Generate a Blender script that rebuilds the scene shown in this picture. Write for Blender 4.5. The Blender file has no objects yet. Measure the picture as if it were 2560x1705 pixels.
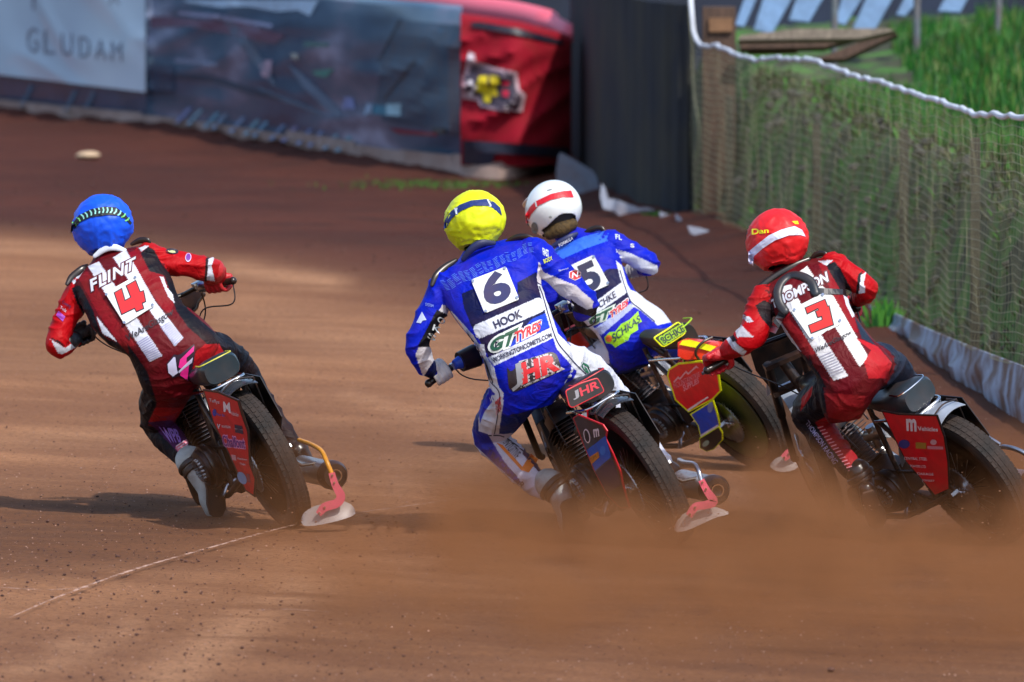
import bpy, bmesh, math, random
import numpy as np
from mathutils import Vector, Matrix, noise as mnoise
from mathutils.bvhtree import BVHTree
from mathutils.kdtree import KDTree
random.seed(7); DUST = 3.8
scene = bpy.context.scene
COL = scene.collection
# ---------------------------------------------------------------- camera, world, sun, exposure
FPX = 23310.0                      # focal length measured in photograph pixels (2560 wide)
HC = 3.55                          # camera height, a low stand
PITCH = math.atan((852.5 + 640) / FPX)
cam_d = bpy.data.cameras.new('camera'); cam = bpy.data.objects.new('camera', cam_d)
COL.objects.link(cam); scene.camera = cam
cam_d.sensor_width = 36; cam_d.lens = FPX * 36 / 2560
cam.location = (0, 0, HC); cam.rotation_euler = (math.pi / 2 - PITCH, 0, 0)
cam_d.clip_start = 1; cam_d.clip_end = 3000
cam_d.dof.use_dof = True; cam_d.dof.focus_distance = 42.2; cam_d.dof.aperture_fstop = 5.2
SUN_EL, SUN_AZ = math.radians(50), math.radians(-58)   # azimuth of the sun seen from above, 0 = +X (right), negative = towards the camera
sdir = Vector((math.cos(SUN_EL) * math.cos(SUN_AZ), math.cos(SUN_EL) * math.sin(SUN_AZ), math.sin(SUN_EL)))
wd = bpy.data.worlds.new('World'); scene.world = wd; wd.use_nodes = True
nt = wd.node_tree; bg = nt.nodes['Background']; sky = nt.nodes.new('ShaderNodeTexSky')
sky.sky_type = 'NISHITA'; sky.sun_disc = False; sky.sun_elevation = SUN_EL
sky.sun_rotation = math.atan2(sdir.x, sdir.y); sky.air_density = 1.0; sky.dust_density = 1.6
bg.inputs[1].default_value = 0.15
nt.links.new(sky.outputs[0], bg.inputs[0])
sl = bpy.data.lights.new('sun', 'SUN'); sl.energy = 2.7; sl.angle = math.radians(1.5); sl.color = (1, .95, .87)
so = bpy.data.objects.new('sun', sl); COL.objects.link(so)
so.rotation_euler = sdir.to_track_quat('Z', 'Y').to_euler(); so.location = (20, -10, 30)
scene.view_settings.view_transform = 'Standard'; scene.view_settings.look = 'None'
scene.view_settings.exposure = 0.55; scene.view_settings.gamma = 1; scene.view_settings.use_curve_mapping = False
scene.cycles.volume_step_rate = 1.0
scene.cycles.max_bounces = 8; scene.cycles.transparent_max_bounces = 24; scene.cycles.volume_bounces = 1

# ---------------------------------------------------------------- pixel <-> place
CR = Matrix.Rotation(math.pi / 2 - PITCH, 3, 'X'); CRI = CR.inverted(); CO = Vector((0, 0, HC))
CRn = np.array(CR)
def ray(x, y):
    return CR @ Vector(((x - 1280) / FPX, -(y - 852.5) / FPX, -1))
def W(x, y, D):
    r = ray(x, y); return CO + r * (D / r.y)
def G(x, y, z=0.0):
    r = ray(x, y); return CO + r * ((z - HC) / r.z)
def on_plane(x, y, o, n):
    r = ray(x, y); return CO + r * ((o - CO).dot(n) / r.dot(n))
def topx(P):
    q = (np.asarray(P) - np.array([0, 0, HC])) @ CRn
    return np.stack([1280 - q[:, 0] / q[:, 2] * FPX, 852.5 + q[:, 1] / q[:, 2] * FPX], 1)
def zoomer(x0, y0, s):
    return lambda *pts: [(x0 + p[0] / s, y0 + p[1] / s) for p in pts]
ZA = zoomer(80, 460, 3.409); ZB = zoomer(300, 860, 3.266); ZC = zoomer(980, 460, 3.135); ZD = zoomer(1160, 860, 3.016)
ZE = zoomer(1280, 440, 3.408); ZF = zoomer(1500, 760, 3.563); ZG = zoomer(1720, 500, 3.409); ZH = zoomer(1900, 860, 3.267)

# ---------------------------------------------------------------- materials
def lin(c):
    return tuple((x / 255 / 12.92 if x / 255 <= .04045 else ((x / 255 + .055) / 1.055) ** 2.4) for x in c)
MATS = {}
def mat(name, rgb, rough=.5, metal=0, var=.15, scale=20, bump=.0, bscale=60, spec=.5, coat=0, dirt=0, dirtcol=(96, 62, 42), dscale=6, stretch=None, dlo=.38, dhi=.72):
    """procedural material: base colour with noise variation, optional dust coat and bump"""
    if name in MATS: return MATS[name]
    m = bpy.data.materials.new(name); m.use_nodes = True; t = m.node_tree; b = t.nodes['Principled BSDF']; L = t.links.new
    c = lin(rgb)
    tc = t.nodes.new('ShaderNodeTexCoord'); src = tc.outputs['Object']
    if stretch:
        mp = t.nodes.new('ShaderNodeMapping'); mp.inputs['Scale'].default_value = stretch; L(src, mp.inputs[0]); src = mp.outputs[0]
    n = t.nodes.new('ShaderNodeTexNoise'); n.inputs['Scale'].default_value = scale; n.inputs['Detail'].default_value = 5; L(src, n.inputs['Vector'])
    r = t.nodes.new('ShaderNodeValToRGB'); r.color_ramp.elements[0].position = .3; r.color_ramp.elements[1].position = .7
    r.color_ramp.elements[0].color = tuple(x * (1 - var) for x in c) + (1,); r.color_ramp.elements[1].color = tuple(min(1, x * (1 + var)) for x in c) + (1,)
    L(n.outputs['Fac'], r.inputs[0]); out = r.outputs[0]
    if dirt:
        n2 = t.nodes.new('ShaderNodeTexNoise'); n2.inputs['Scale'].default_value = dscale; n2.inputs['Detail'].default_value = 7; L(tc.outputs['Object'], n2.inputs['Vector'])
        r2 = t.nodes.new('ShaderNodeMapRange'); r2.inputs[1].default_value = dlo; r2.inputs[2].default_value = dhi; r2.inputs[4].default_value = dirt; L(n2.outputs['Fac'], r2.inputs[0])
        mx = t.nodes.new('ShaderNodeMix'); mx.data_type = 'RGBA'; L(r2.outputs[0], mx.inputs[0]); L(out, mx.inputs[6]); mx.inputs[7].default_value = lin(dirtcol) + (1,)
        out = mx.outputs[2]
    L(out, b.inputs['Base Color'])
    b.inputs['Roughness'].default_value = rough; b.inputs['Metallic'].default_value = metal
    b.inputs['Specular IOR Level'].default_value = spec; b.inputs['Coat Weight'].default_value = coat
    if bump:
        nb = t.nodes.new('ShaderNodeTexNoise'); nb.inputs['Scale'].default_value = bscale; nb.inputs['Detail'].default_value = 4; L(src, nb.inputs['Vector'])
        bp = t.nodes.new('ShaderNodeBump'); bp.inputs['Strength'].default_value = bump; bp.inputs['Distance'].default_value = .01
        L(nb.outputs['Fac'], bp.inputs['Height']); L(bp.outputs[0], b.inputs['Normal'])
    MATS[name] = m; return m
def suit_mat(name, rough=.55):
    m = bpy.data.materials.new(name); m.use_nodes = True; t = m.node_tree; b = t.nodes['Principled BSDF']; L = t.links.new
    a = t.nodes.new('ShaderNodeAttribute'); a.attribute_name = 'Col'
    tc = t.nodes.new('ShaderNodeTexCoord')
    n2 = t.nodes.new('ShaderNodeTexNoise'); n2.inputs['Scale'].default_value = 7; n2.inputs['Detail'].default_value = 8; L(tc.outputs['Object'], n2.inputs['Vector'])
    r2 = t.nodes.new('ShaderNodeMapRange'); r2.inputs[1].default_value = .45; r2.inputs[2].default_value = .8; r2.inputs[4].default_value = .28; L(n2.outputs['Fac'], r2.inputs[0])
    mx = t.nodes.new('ShaderNodeMix'); mx.data_type = 'RGBA'; L(r2.outputs[0], mx.inputs[0]); L(a.outputs['Color'], mx.inputs[6]); mx.inputs[7].default_value = lin((92, 58, 44)) + (1,)
    L(mx.outputs[2], b.inputs['Base Color']); b.inputs['Roughness'].default_value = rough; b.inputs['Specular IOR Level'].default_value = .16
    nb = t.nodes.new('ShaderNodeTexNoise'); nb.inputs['Scale'].default_value = 13; nb.inputs['Detail'].default_value = 6; nb.inputs['Distortion'].default_value = 1.5; L(tc.outputs['Object'], nb.inputs['Vector'])
    bp = t.nodes.new('ShaderNodeBump'); bp.inputs['Strength'].default_value = .9; bp.inputs['Distance'].default_value = .012
    L(nb.outputs['Fac'], bp.inputs['Height']); L(bp.outputs[0], b.inputs['Normal'])
    return m
def print_mat(rgb, rough=.5):
    return mat('print_%d_%d_%d' % rgb, rgb, rough, var=.06, dirt=.25, dscale=9)

# ---------------------------------------------------------------- objects
def tag(o, label=None, cat=None, group=None, kind=None):
    if label: o['label'] = label
    if cat: o['category'] = cat
    if group: o['group'] = group
    if kind: o['kind'] = kind
    return o
def empty(name, loc=(0, 0, 0), rot=None):
    o = bpy.data.objects.new(name, None); COL.objects.link(o); o.empty_display_size = .2
    mw = Matrix.Translation(loc)
    if rot is not None: mw = mw @ rot.to_4x4()
    o.matrix_basis = mw; o['_m'] = [v for r in mw for v in r]
    return o
def mw_of(o):
    if o is None or '_m' not in o: return Matrix.Identity(4)
    v = list(o['_m']); return Matrix([v[0:4], v[4:8], v[8:12], v[12:16]])
def link_mesh(name, me, parent=None, smooth=True, world=False):
    """world: vertices are world coordinates and get moved into the parent's frame"""
    o = bpy.data.objects.new(name, me); COL.objects.link(o)
    if parent is not None:
        o.parent = parent
        if world: me.transform(mw_of(parent).inverted())
        o['_m'] = [v for r in mw_of(parent) for v in r]
    if smooth: me.shade_smooth()
    return o
def crom(pts, n):
    """Catmull-Rom through rows of numbers"""
    P = np.array(pts, float); m = len(P)
    if m < 3 or n < 2: n = max(n, 1)
    Q = np.vstack([2 * P[0] - P[1], P, 2 * P[-1] - P[-2]]); out = []
    for i in range(m - 1):
        a, b, c, d = Q[i], Q[i + 1], Q[i + 2], Q[i + 3]
        for k in range(n):
            t = k / n
            out.append(.5 * ((2 * b) + (c - a) * t + (2 * a - 5 * b + 4 * c - d) * t * t + (3 * b - a - 3 * c + d) * t ** 3))
    out.append(P[-1]); return np.array(out)
class MB:
    """collects simple shapes into one mesh"""
    def __init__(s): s.v = []; s.f = []; s.mi = []; s.cur = 0; s.mats = []
    def use(s, m):
        if m not in s.mats: s.mats.append(m)
        s.cur = s.mats.index(m); return s
    def add(s, vs, fs):
        o = len(s.v); s.v += [tuple(v) for v in vs]; s.f += [tuple(i + o for i in f) for f in fs]; s.mi += [s.cur] * len(fs)
    def box(s, c, size, rot=None):
        c = Vector(c); vs = []
        for x in (-.5, .5):
            for y in (-.5, .5):
                for z in (-.5, .5):
                    v = Vector((x * size[0], y * size[1], z * size[2])); vs.append(c + (rot @ v if rot else v))
        s.add(vs, [(0, 1, 3, 2), (4, 6, 7, 5), (0, 4, 5, 1), (2, 3, 7, 6), (0, 2, 6, 4), (1, 5, 7, 3)])
    def rings(s, R, close=True):
        n = len(R[0]); vs = [p for r in R for p in r]; fs = []
        for i in range(len(R) - 1):
            for j in range(n):
                a, b = i * n + j, i * n + (j + 1) % n; fs.append((a, b, b + n, a + n))
        if close:
            fs.append(tuple(reversed(range(n)))); fs.append(tuple((len(R) - 1) * n + j for j in range(n)))
        s.add(vs, fs)
    def tube(s, pts, r, n=10, sm=0, round_ends=False, squash=None):
        if not hasattr(r, '__len__'): r = [r] * len(pts)
        rows = [tuple(p) + (q,) for p, q in zip(pts, r)]
        if sm: rows = crom(rows, sm)
        P = [Vector(x[:3]) for x in rows]; Rr = [x[3] for x in rows]
        if round_ends:
            for end in (0, -1):
                d = (P[end] - P[1 if end == 0 else -2]).normalized(); c = P[end]; q = Rr[end]
                ex = [(c + d * q * math.sin(a), q * math.cos(a)) for a in (.5, 1.0, 1.35)]
                for e, w in ex:
                    if end == 0: P.insert(0, e); Rr.insert(0, w)
                    else: P.append(e); Rr.append(w)
                    
        up = None; R = []
        for i in range(len(P)):
            d = (P[min(i + 1, len(P) - 1)] - P[max(i - 1, 0)])
            d = d.normalized() if d.length > 1e-9 else Vector((0, 0, 1))
            if up is None: up = d.orthogonal().normalized() if abs(d.y) > .95 else (Vector((0, 1, 0)) - d * d.y).normalized()
            up = (up - d * up.dot(d)); up = up.normalized() if up.length > 1e-6 else d.orthogonal().normalized()
            sd = d.cross(up)
            q = squash or 1
            R.append([P[i] + (up * math.cos(2 * math.pi * k / n) * q + sd * math.sin(2 * math.pi * k / n)) * Rr[i] for k in range(n)])
        s.rings(R)
    def cyl(s, a, b, r0, r1=None, n=16): s.tube([a, b], [r0, r0 if r1 is None else r1], n)
    def torus(s, c, ax, R, r, nu=48, nv=12, w=1.0, a0=0, a1=2 * math.pi):
        c = Vector(c); ax = Vector(ax).normalized(); u = ax.orthogonal().normalized(); v = ax.cross(u); full = abs(a1 - a0 - 2 * math.pi) < 1e-6
        vs = []; fs = []; m = nu if full else nu + 1
        for i in range(m):
            a = a0 + (a1 - a0) * i / nu; d = u * math.cos(a) + v * math.sin(a)
            for j in range(nv):
                b = 2 * math.pi * j / nv; vs.append(c + d * (R + r * math.cos(b)) + ax * (r * w * math.sin(b)))
        for i in range(nu):
            for j in range(nv):
                i2 = (i + 1) % m; fs.append((i * nv + j, i2 * nv + j, i2 * nv + (j + 1) % nv, i * nv + (j + 1) % nv))
        s.add(vs, fs)
    def lathe(s, c, ax, prof, n=32):
        """prof: (offset along axis, radius)"""
        c = Vector(c); ax = Vector(ax).normalized(); u = ax.orthogonal().normalized(); v = ax.cross(u)
        R = [[c + ax * h + (u * math.cos(2 * math.pi * k / n) + v * math.sin(2 * math.pi * k / n)) * max(q, 1e-4) for k in range(n)] for h, q in prof]
        s.rings(R)
    def prism(s, poly, off):
        n = len(poly); off = Vector(off); P = [Vector(p) for p in poly]; vs = P + [p + off for p in P]
        s.add(vs, [tuple(range(n)), tuple(reversed(range(n, 2 * n)))] + [(i, i + n, (i + 1) % n + n, (i + 1) % n) for i in range(n)])
    def ball(s, c, r, rot=None, nu=20, nv=12):
        c = Vector(c); r = r if hasattr(r, '__len__') else (r, r, r); R = []
        for i in range(nv + 1):
            th = math.pi * (i / nv) ; th = min(max(th, .02), math.pi - .02)
            ring = []
            for k in range(nu):
                a = 2 * math.pi * k / nu; v = Vector((r[0] * math.sin(th) * math.cos(a), r[1] * math.sin(th) * math.sin(a), r[2] * math.cos(th)))
                ring.append(c + (rot @ v if rot else v))
            R.append(ring)
        s.rings(R)
    def build(s, name, m=None, parent=None, smooth=True, world=False, bevel=0, fix=True):
        me = bpy.data.meshes.new(name); me.from_pydata(s.v, [], s.f); me.update()
        if fix:
            bm = bmesh.new(); bm.from_mesh(me)
            bmesh.ops.recalc_face_normals(bm, faces=bm.faces)
            if bevel: bmesh.ops.bevel(bm, geom=[e for e in bm.edges if len(e.link_faces) == 2 and e.calc_face_angle(0) > .7], offset=bevel, segments=2, affect='EDGES', profile=.6)
            bm.to_mesh(me); bm.free()
        for k in (s.mats or [m]): me.materials.append(k)
        if s.mats and not bevel:
            me.polygons.foreach_set('material_index', s.mi)
        o = link_mesh(name, me, parent, smooth, world)
        if smooth:
            try: me.set_sharp_from_angle(angle=math.radians(38))
            except Exception: pass
        return o
# ---------------------------------------------------------------- bodies
def remesh(mb_or_me, vox, smooth_it=4, sm=.5):
    me = mb_or_me
    if isinstance(me, MB):
        x = bpy.data.meshes.new('tmp'); x.from_pydata(me.v, [], me.f)
        bm = bmesh.new(); bm.from_mesh(x); bmesh.ops.recalc_face_normals(bm, faces=bm.faces); bm.to_mesh(x); bm.free(); me = x
    o = bpy.data.objects.new('tmp', me); COL.objects.link(o)
    r = o.modifiers.new('r', 'REMESH'); r.mode = 'VOXEL'; r.voxel_size = vox
    if smooth_it:
        s = o.modifiers.new('s', 'SMOOTH'); s.factor = sm; s.iterations = smooth_it
    dg = bpy.context.evaluated_depsgraph_get(); dg.update()
    res = bpy.data.meshes.new_from_object(o.evaluated_get(dg)); bpy.data.objects.remove(o); bpy.data.meshes.remove(me)
    return res
def inpoly(P, poly):
    x, y = P[:, 0], P[:, 1]; ins = np.zeros(len(P), bool); n = len(poly); j = n - 1
    for i in range(n):
        xi, yi = poly[i]; xj, yj = poly[j]
        c = ((yi > y) != (yj > y)) & (x < (xj - xi) * (y - yi) / (yj - yi + 1e-12) + xi)
        ins ^= c; j = i
    return ins
def outline(stations, limbs, sid):
    pass
class Rider:
    def __init__(s, D, ppm):
        s.D = D; s.ppm = ppm; s.mb = MB(); s.ids = []; s.limbs = {}; s.paint_l = []; s.base = {}
    def _mark(s, lid, n0): s.ids += [lid] * (len(s.mb.v) - n0)
    def torso(s, st):
        """st rows: left px, left py, right px, right py, depth offset, half thickness (bottom to top)"""
        rows = crom(st, 6); R = []
        for lx, ly, rx, ry, d, th in rows:
            a = W(lx, ly, s.D + d); b = W(rx, ry, s.D + d); c = (a + b) / 2; u = (b - a) / 2; v = Vector((0, th, 0))
            ring = []
            for k in range(36):
                t = 2 * math.pi * k / 36; ct, sn = math.cos(t), math.sin(t)
                ct = math.copysign(abs(ct) ** .85, ct); sn = math.copysign(abs(sn) ** .85, sn)
                ring.append(c + u * ct + v * sn)
            R.append(ring)
        n0 = len(s.mb.v); s.mb.rings(R); s._mark('T', n0)
        s.rows = rows
    def limb(s, lid, ch, fold=True):
        """ch rows: px, py, depth offset, radius"""
        rows = crom(ch, 6); P = [W(x, y, s.D + d) for x, y, d, r in rows]
        n0 = len(s.mb.v); s.mb.tube(P, [r[3] for r in rows], 20, round_ends=True); s._mark(lid, n0)
        s.limbs[lid] = P
    def blob(s, lid, x, y, d, r, rot=None):
        n0 = len(s.mb.v); s.mb.ball(W(x, y, s.D + d), r, rot); s._mark(lid, n0)
    def paint(s, ids, poly, rgb): s.paint_l.append(((['T'] if ids[0] == 'T' else []) + [q for q in ('LA', 'RA', 'LL', 'RL') if ids.lstrip('T') == q], poly, lin(rgb)))
    def build(s, parent, material, vox=.0048):
        kd = KDTree(len(s.mb.v))
        for i, v in enumerate(s.mb.v): kd.insert(v, i)
        kd.balance(); ids0 = s.ids
        me = remesh(s.mb, vox, 3)
        n = len(me.vertices); co = np.empty(n * 3); me.vertices.foreach_get('co', co); co = co.reshape(-1, 3)
        no = np.empty(n * 3); me.vertices.foreach_get('normal', no); no = no.reshape(-1, 3)
        lid = np.array([ids0[kd.find(c)[1]] for c in co])
        # folds of the leather: creases running round the limbs
        h = np.empty(n)
        for i in range(n):
            x, y, z = co[i]; w = mnoise.noise((x * 5, y * 5, z * 5))
            h[i] = (1 - abs(mnoise.noise((x * 7 + w, y * 7, z * 15 + w * 2)))) ** 3
        co += no * ((h - .35) * np.where(lid == 'T', .0055, .011))[:, None]
        me.vertices.foreach_set('co', co.ravel()); me.update()
        col = np.ones((n, 4)); px = topx(co)
        view = co - np.array([0, 0, HC]); view /= np.linalg.norm(view, axis=1)[:, None]
        facing = (no * view).sum(1) < .25
        for k, c in s.base.items(): col[lid == k, :3] = lin(c)
        for ids, poly, c in s.paint_l:
            m = facing & np.isin(lid, [q for q in ('T', 'LA', 'RA', 'LL', 'RL') if q in ids]) & inpoly(px, poly); col[m, :3] = c
        at = me.color_attributes.new('Col', 'FLOAT_COLOR', 'POINT'); at.data.foreach_set('color', col.astype(np.float32).ravel())
        me.materials.clear(); me.materials.append(material)
        s.bvh = BVHTree.FromPolygons([tuple(c) for c in co], [tuple(p.vertices) for p in me.polygons])
        s.body = link_mesh('body', me, parent, True, world=True); s.root = parent
        return s.body
def project(verts_px, bvh, fallD, off):
    out = []; last = None
    for x, y in verts_px:
        r = ray(x, y).normalized(); h = bvh.ray_cast(CO, r)
        if h[0] is not None:
            p = h[0] - r * off; last = (h[0] - CO).length
        else:
            p = CO + r * ((last or fallD) - off)
        out.append(p)
    return out
def refine(me2d, maxlen):
    bm = bmesh.new(); bm.from_mesh(me2d); bmesh.ops.triangulate(bm, faces=bm.faces)
    for _ in range(5):
        E = [e for e in bm.edges if e.calc_length() > maxlen]
        if not E: break
        bmesh.ops.subdivide_edges(bm, edges=E, cuts=1); bmesh.ops.triangulate(bm, faces=bm.faces)
    bm.to_mesh(me2d); bm.free()
TEXTC = {}
def text_mesh(s, bold=0.0, space=1.0, shear=0.0):
    k = (s, bold, space, shear)
    if k not in TEXTC:
        cu = bpy.data.curves.new('t', 'FONT'); cu.body = s; cu.offset = bold; cu.space_character = space; cu.shear = shear; cu.resolution_u = 4
        o = bpy.data.objects.new('t', cu); COL.objects.link(o)
        dg = bpy.context.evaluated_depsgraph_get(); dg.update()
        me = bpy.data.meshes.new_from_object(o.evaluated_get(dg)); bpy.data.objects.remove(o)
        TEXTC[k] = me
    me = TEXTC[k].copy(); c = np.empty(len(me.vertices) * 3); me.vertices.foreach_get('co', c); c = c.reshape(-1, 3)
    base = TEXTC[(s, 0.0, space, shear)] if (s, 0.0, space, shear) in TEXTC else TEXTC[k]
    c0 = np.empty(len(base.vertices) * 3); base.vertices.foreach_get('co', c0); c0 = c0.reshape(-1, 3)
    lo, hi = c0.min(0), c0.max(0); uv = (c[:, :2] - lo[:2]) / (hi[:2] - lo[:2] + 1e-9)
    return me, uv
def quadmap(uv, q):
    tl, tr, br, bl = [np.array(p, float) for p in q]; u = uv[:, :1]; v = uv[:, 1:2]
    return (bl * (1 - u) + br * u) * (1 - v) + (tl * (1 - u) + tr * u) * v
def solid(me, r):
    pass
def decal_mesh(me, px, mapper, name, parent, m, maxlen=9):
    c = np.zeros((len(px), 3)); c[:, :2] = px; me.vertices.foreach_set('co', c.ravel()); me.update()
    refine(me, maxlen)
    P = mapper([(v.co.x, v.co.y) for v in me.vertices])
    me.vertices.foreach_set('co', np.array([tuple(p) for p in P]).ravel()); me.update()
    me.materials.clear(); me.materials.append(m)
    return link_mesh(name, me, parent, False, world=True)
def text_decal(s, quad, rgb, mapper, parent, name='lettering', bold=.0, outline=None, ow=.05, shear=0, space=1.0):
    text_mesh(s, 0.0, space, shear)
    if outline:
        me, uv = text_mesh(s, bold + ow, space, shear); decal_mesh(me, quadmap(uv, quad), lambda p: mapper(p, 0), name + '_edge', parent, print_mat(outline), 14)
    me, uv = text_mesh(s, bold, space, shear)
    return decal_mesh(me, quadmap(uv, quad), lambda p: mapper(p, 1), name, parent, print_mat(rgb), 14)
def poly_mesh(poly):
    me = bpy.data.meshes.new('p'); bm = bmesh.new()
    f = bm.faces.new([bm.verts.new((x, y, 0)) for x, y in poly]); bm.normal_update(); bmesh.ops.triangulate(bm, faces=[f]); bm.to_mesh(me); bm.free()
    return me
def poly_decal(poly, rgb, mapper, parent, name='print', level=1, m=None):
    me = poly_mesh(poly); px = np.array([(v.co.x, v.co.y) for v in me.vertices])
    return decal_mesh(me, px, lambda p: mapper(p, level), name, parent, m or print_mat(rgb), 12)
def body_mapper(r, off=(.0025, .0045, .006)):
    return lambda pts, lv: project(pts, r.bvh, r.D, off[lv])
def flat_mapper(o, n, off=(.001, .002, .003)):
    def f(pts, lv):
        return [on_plane(x, y, o, n) - n * off[lv] * (1 if n.y > 0 else -1) for x, y in pts]
    return f
def plate(poly, thick, rgb_m, o, n, name, parent, bevel=.002):
    """a thin board in the plane (o, n) with the pixel outline poly, thickness going away from the camera"""
    P = [on_plane(x, y, o, n) for x, y in poly]; nn = n if n.y > 0 else -n
    b = MB(); b.prism([tuple(p) for p in P], nn * thick); return b.build(name, rgb_m, parent, smooth=False, world=True, bevel=bevel)
def strip(pairs, m, name, parent):
    V = [tuple(v) for pr in pairs for v in pr]; me = bpy.data.meshes.new(name); me.from_pydata(V, [], [(2 * i, 2 * i + 1, 2 * i + 3, 2 * i + 2) for i in range(len(pairs) - 1)]); me.materials.append(m); return link_mesh(name, me, parent, False, world=True)
def lerp2(a, b, t): return (a[0] + (b[0] - a[0]) * t, a[1] + (b[1] - a[1]) * t)
def ellipse(cx, cy, rx, ry, rot=0, n=24):
    c, s = math.cos(rot), math.sin(rot); out = []
    for k in range(n):
        a = 2 * math.pi * k / n; x, y = rx * math.cos(a), ry * math.sin(a); out.append((cx + x * c - y * s, cy + x * s + y * c))
    return out
def roundpoly(poly, r, n=4):
    out = []; m = len(poly)
    for i in range(m):
        p0, p, p1 = [Vector(q) for q in (poly[i - 1], poly[i], poly[(i + 1) % m])]
        a = p + (p0 - p).normalized() * min(r, (p0 - p).length * .45); b = p + (p1 - p).normalized() * min(r, (p1 - p).length * .45)
        for k in range(n + 1):
            t = k / n; q = a * (1 - t) ** 2 + p * 2 * t * (1 - t) + b * t * t; out.append((q.x, q.y))
    return out

def glove(parent, wrist, grip, bar, m, size=1.0, cuff=None, flip=1, cuff_r=.045):
    """hand closed round a bar: palm, four separate fingers of unequal length, thumb from the side of the palm"""
    b = MB(); wrist = Vector(wrist); grip = Vector(grip); d = Vector(bar).normalized()
    e1 = wrist - grip; e1 = (e1 - d * e1.dot(d)).normalized(); e2 = d.cross(e1) * flip
    if e2.z < 0: e2 = -e2
    R = .031 * size
    def at(a, r, off): return grip + d * off + (e1 * math.cos(a) + e2 * math.sin(a)) * r
    kn = grip + (e1 * .5 + e2 * .85) * R * 1.35
    for i, L in enumerate((.92, 1.0, .96, .82)):
        off = (i - 1.5) * .0205 * size * flip
        pts = [at(math.radians(x * (1 if x < 70 else L)), R * rr, off) for x, rr in ((20, 1.9), (55, 1.55), (100, 1.25), (150, 1.05), (205, 1.0), (250, .98))]
        b.tube(pts, [.0135 * size, .0125 * size, .0115 * size, .011 * size, .0105 * size, .009 * size], 10, sm=3, round_ends=True)
    # palm
    for i in range(4):
        off = (i - 1.5) * .02 * size * flip
        b.tube([wrist + d * off * .55, (wrist + at(math.radians(25), R * 1.6, off)) / 2 + d * off * .3, at(math.radians(50), R * 1.5, off)], [.02 * size, .019 * size, .0145 * size], 10, sm=3, round_ends=True)
    # thumb from the inner side of the palm, closing under the bar
    o = -2.2 * .02 * size * flip
    b.tube([wrist * .6 + grip * .4 + d * o * .7, at(math.radians(-15), R * 1.5, o * 1.05), at(math.radians(-70), R * 1.2, o * 1.0), at(math.radians(-120), R * 1.05, o * .85)], [.016 * size, .0145 * size, .0125 * size, .010 * size], 10, sm=3, round_ends=True)
    if cuff is not None:
        cuff = Vector(cuff); b.tube([cuff, (cuff + wrist) / 2, wrist], [cuff_r, cuff_r * .92, .026 * size], 16, sm=3, round_ends=True)
    me = remesh(b, .0042, 2); me.materials.clear(); me.materials.append(m)
    return link_mesh('glove', me, parent, True, world=True)

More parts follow.
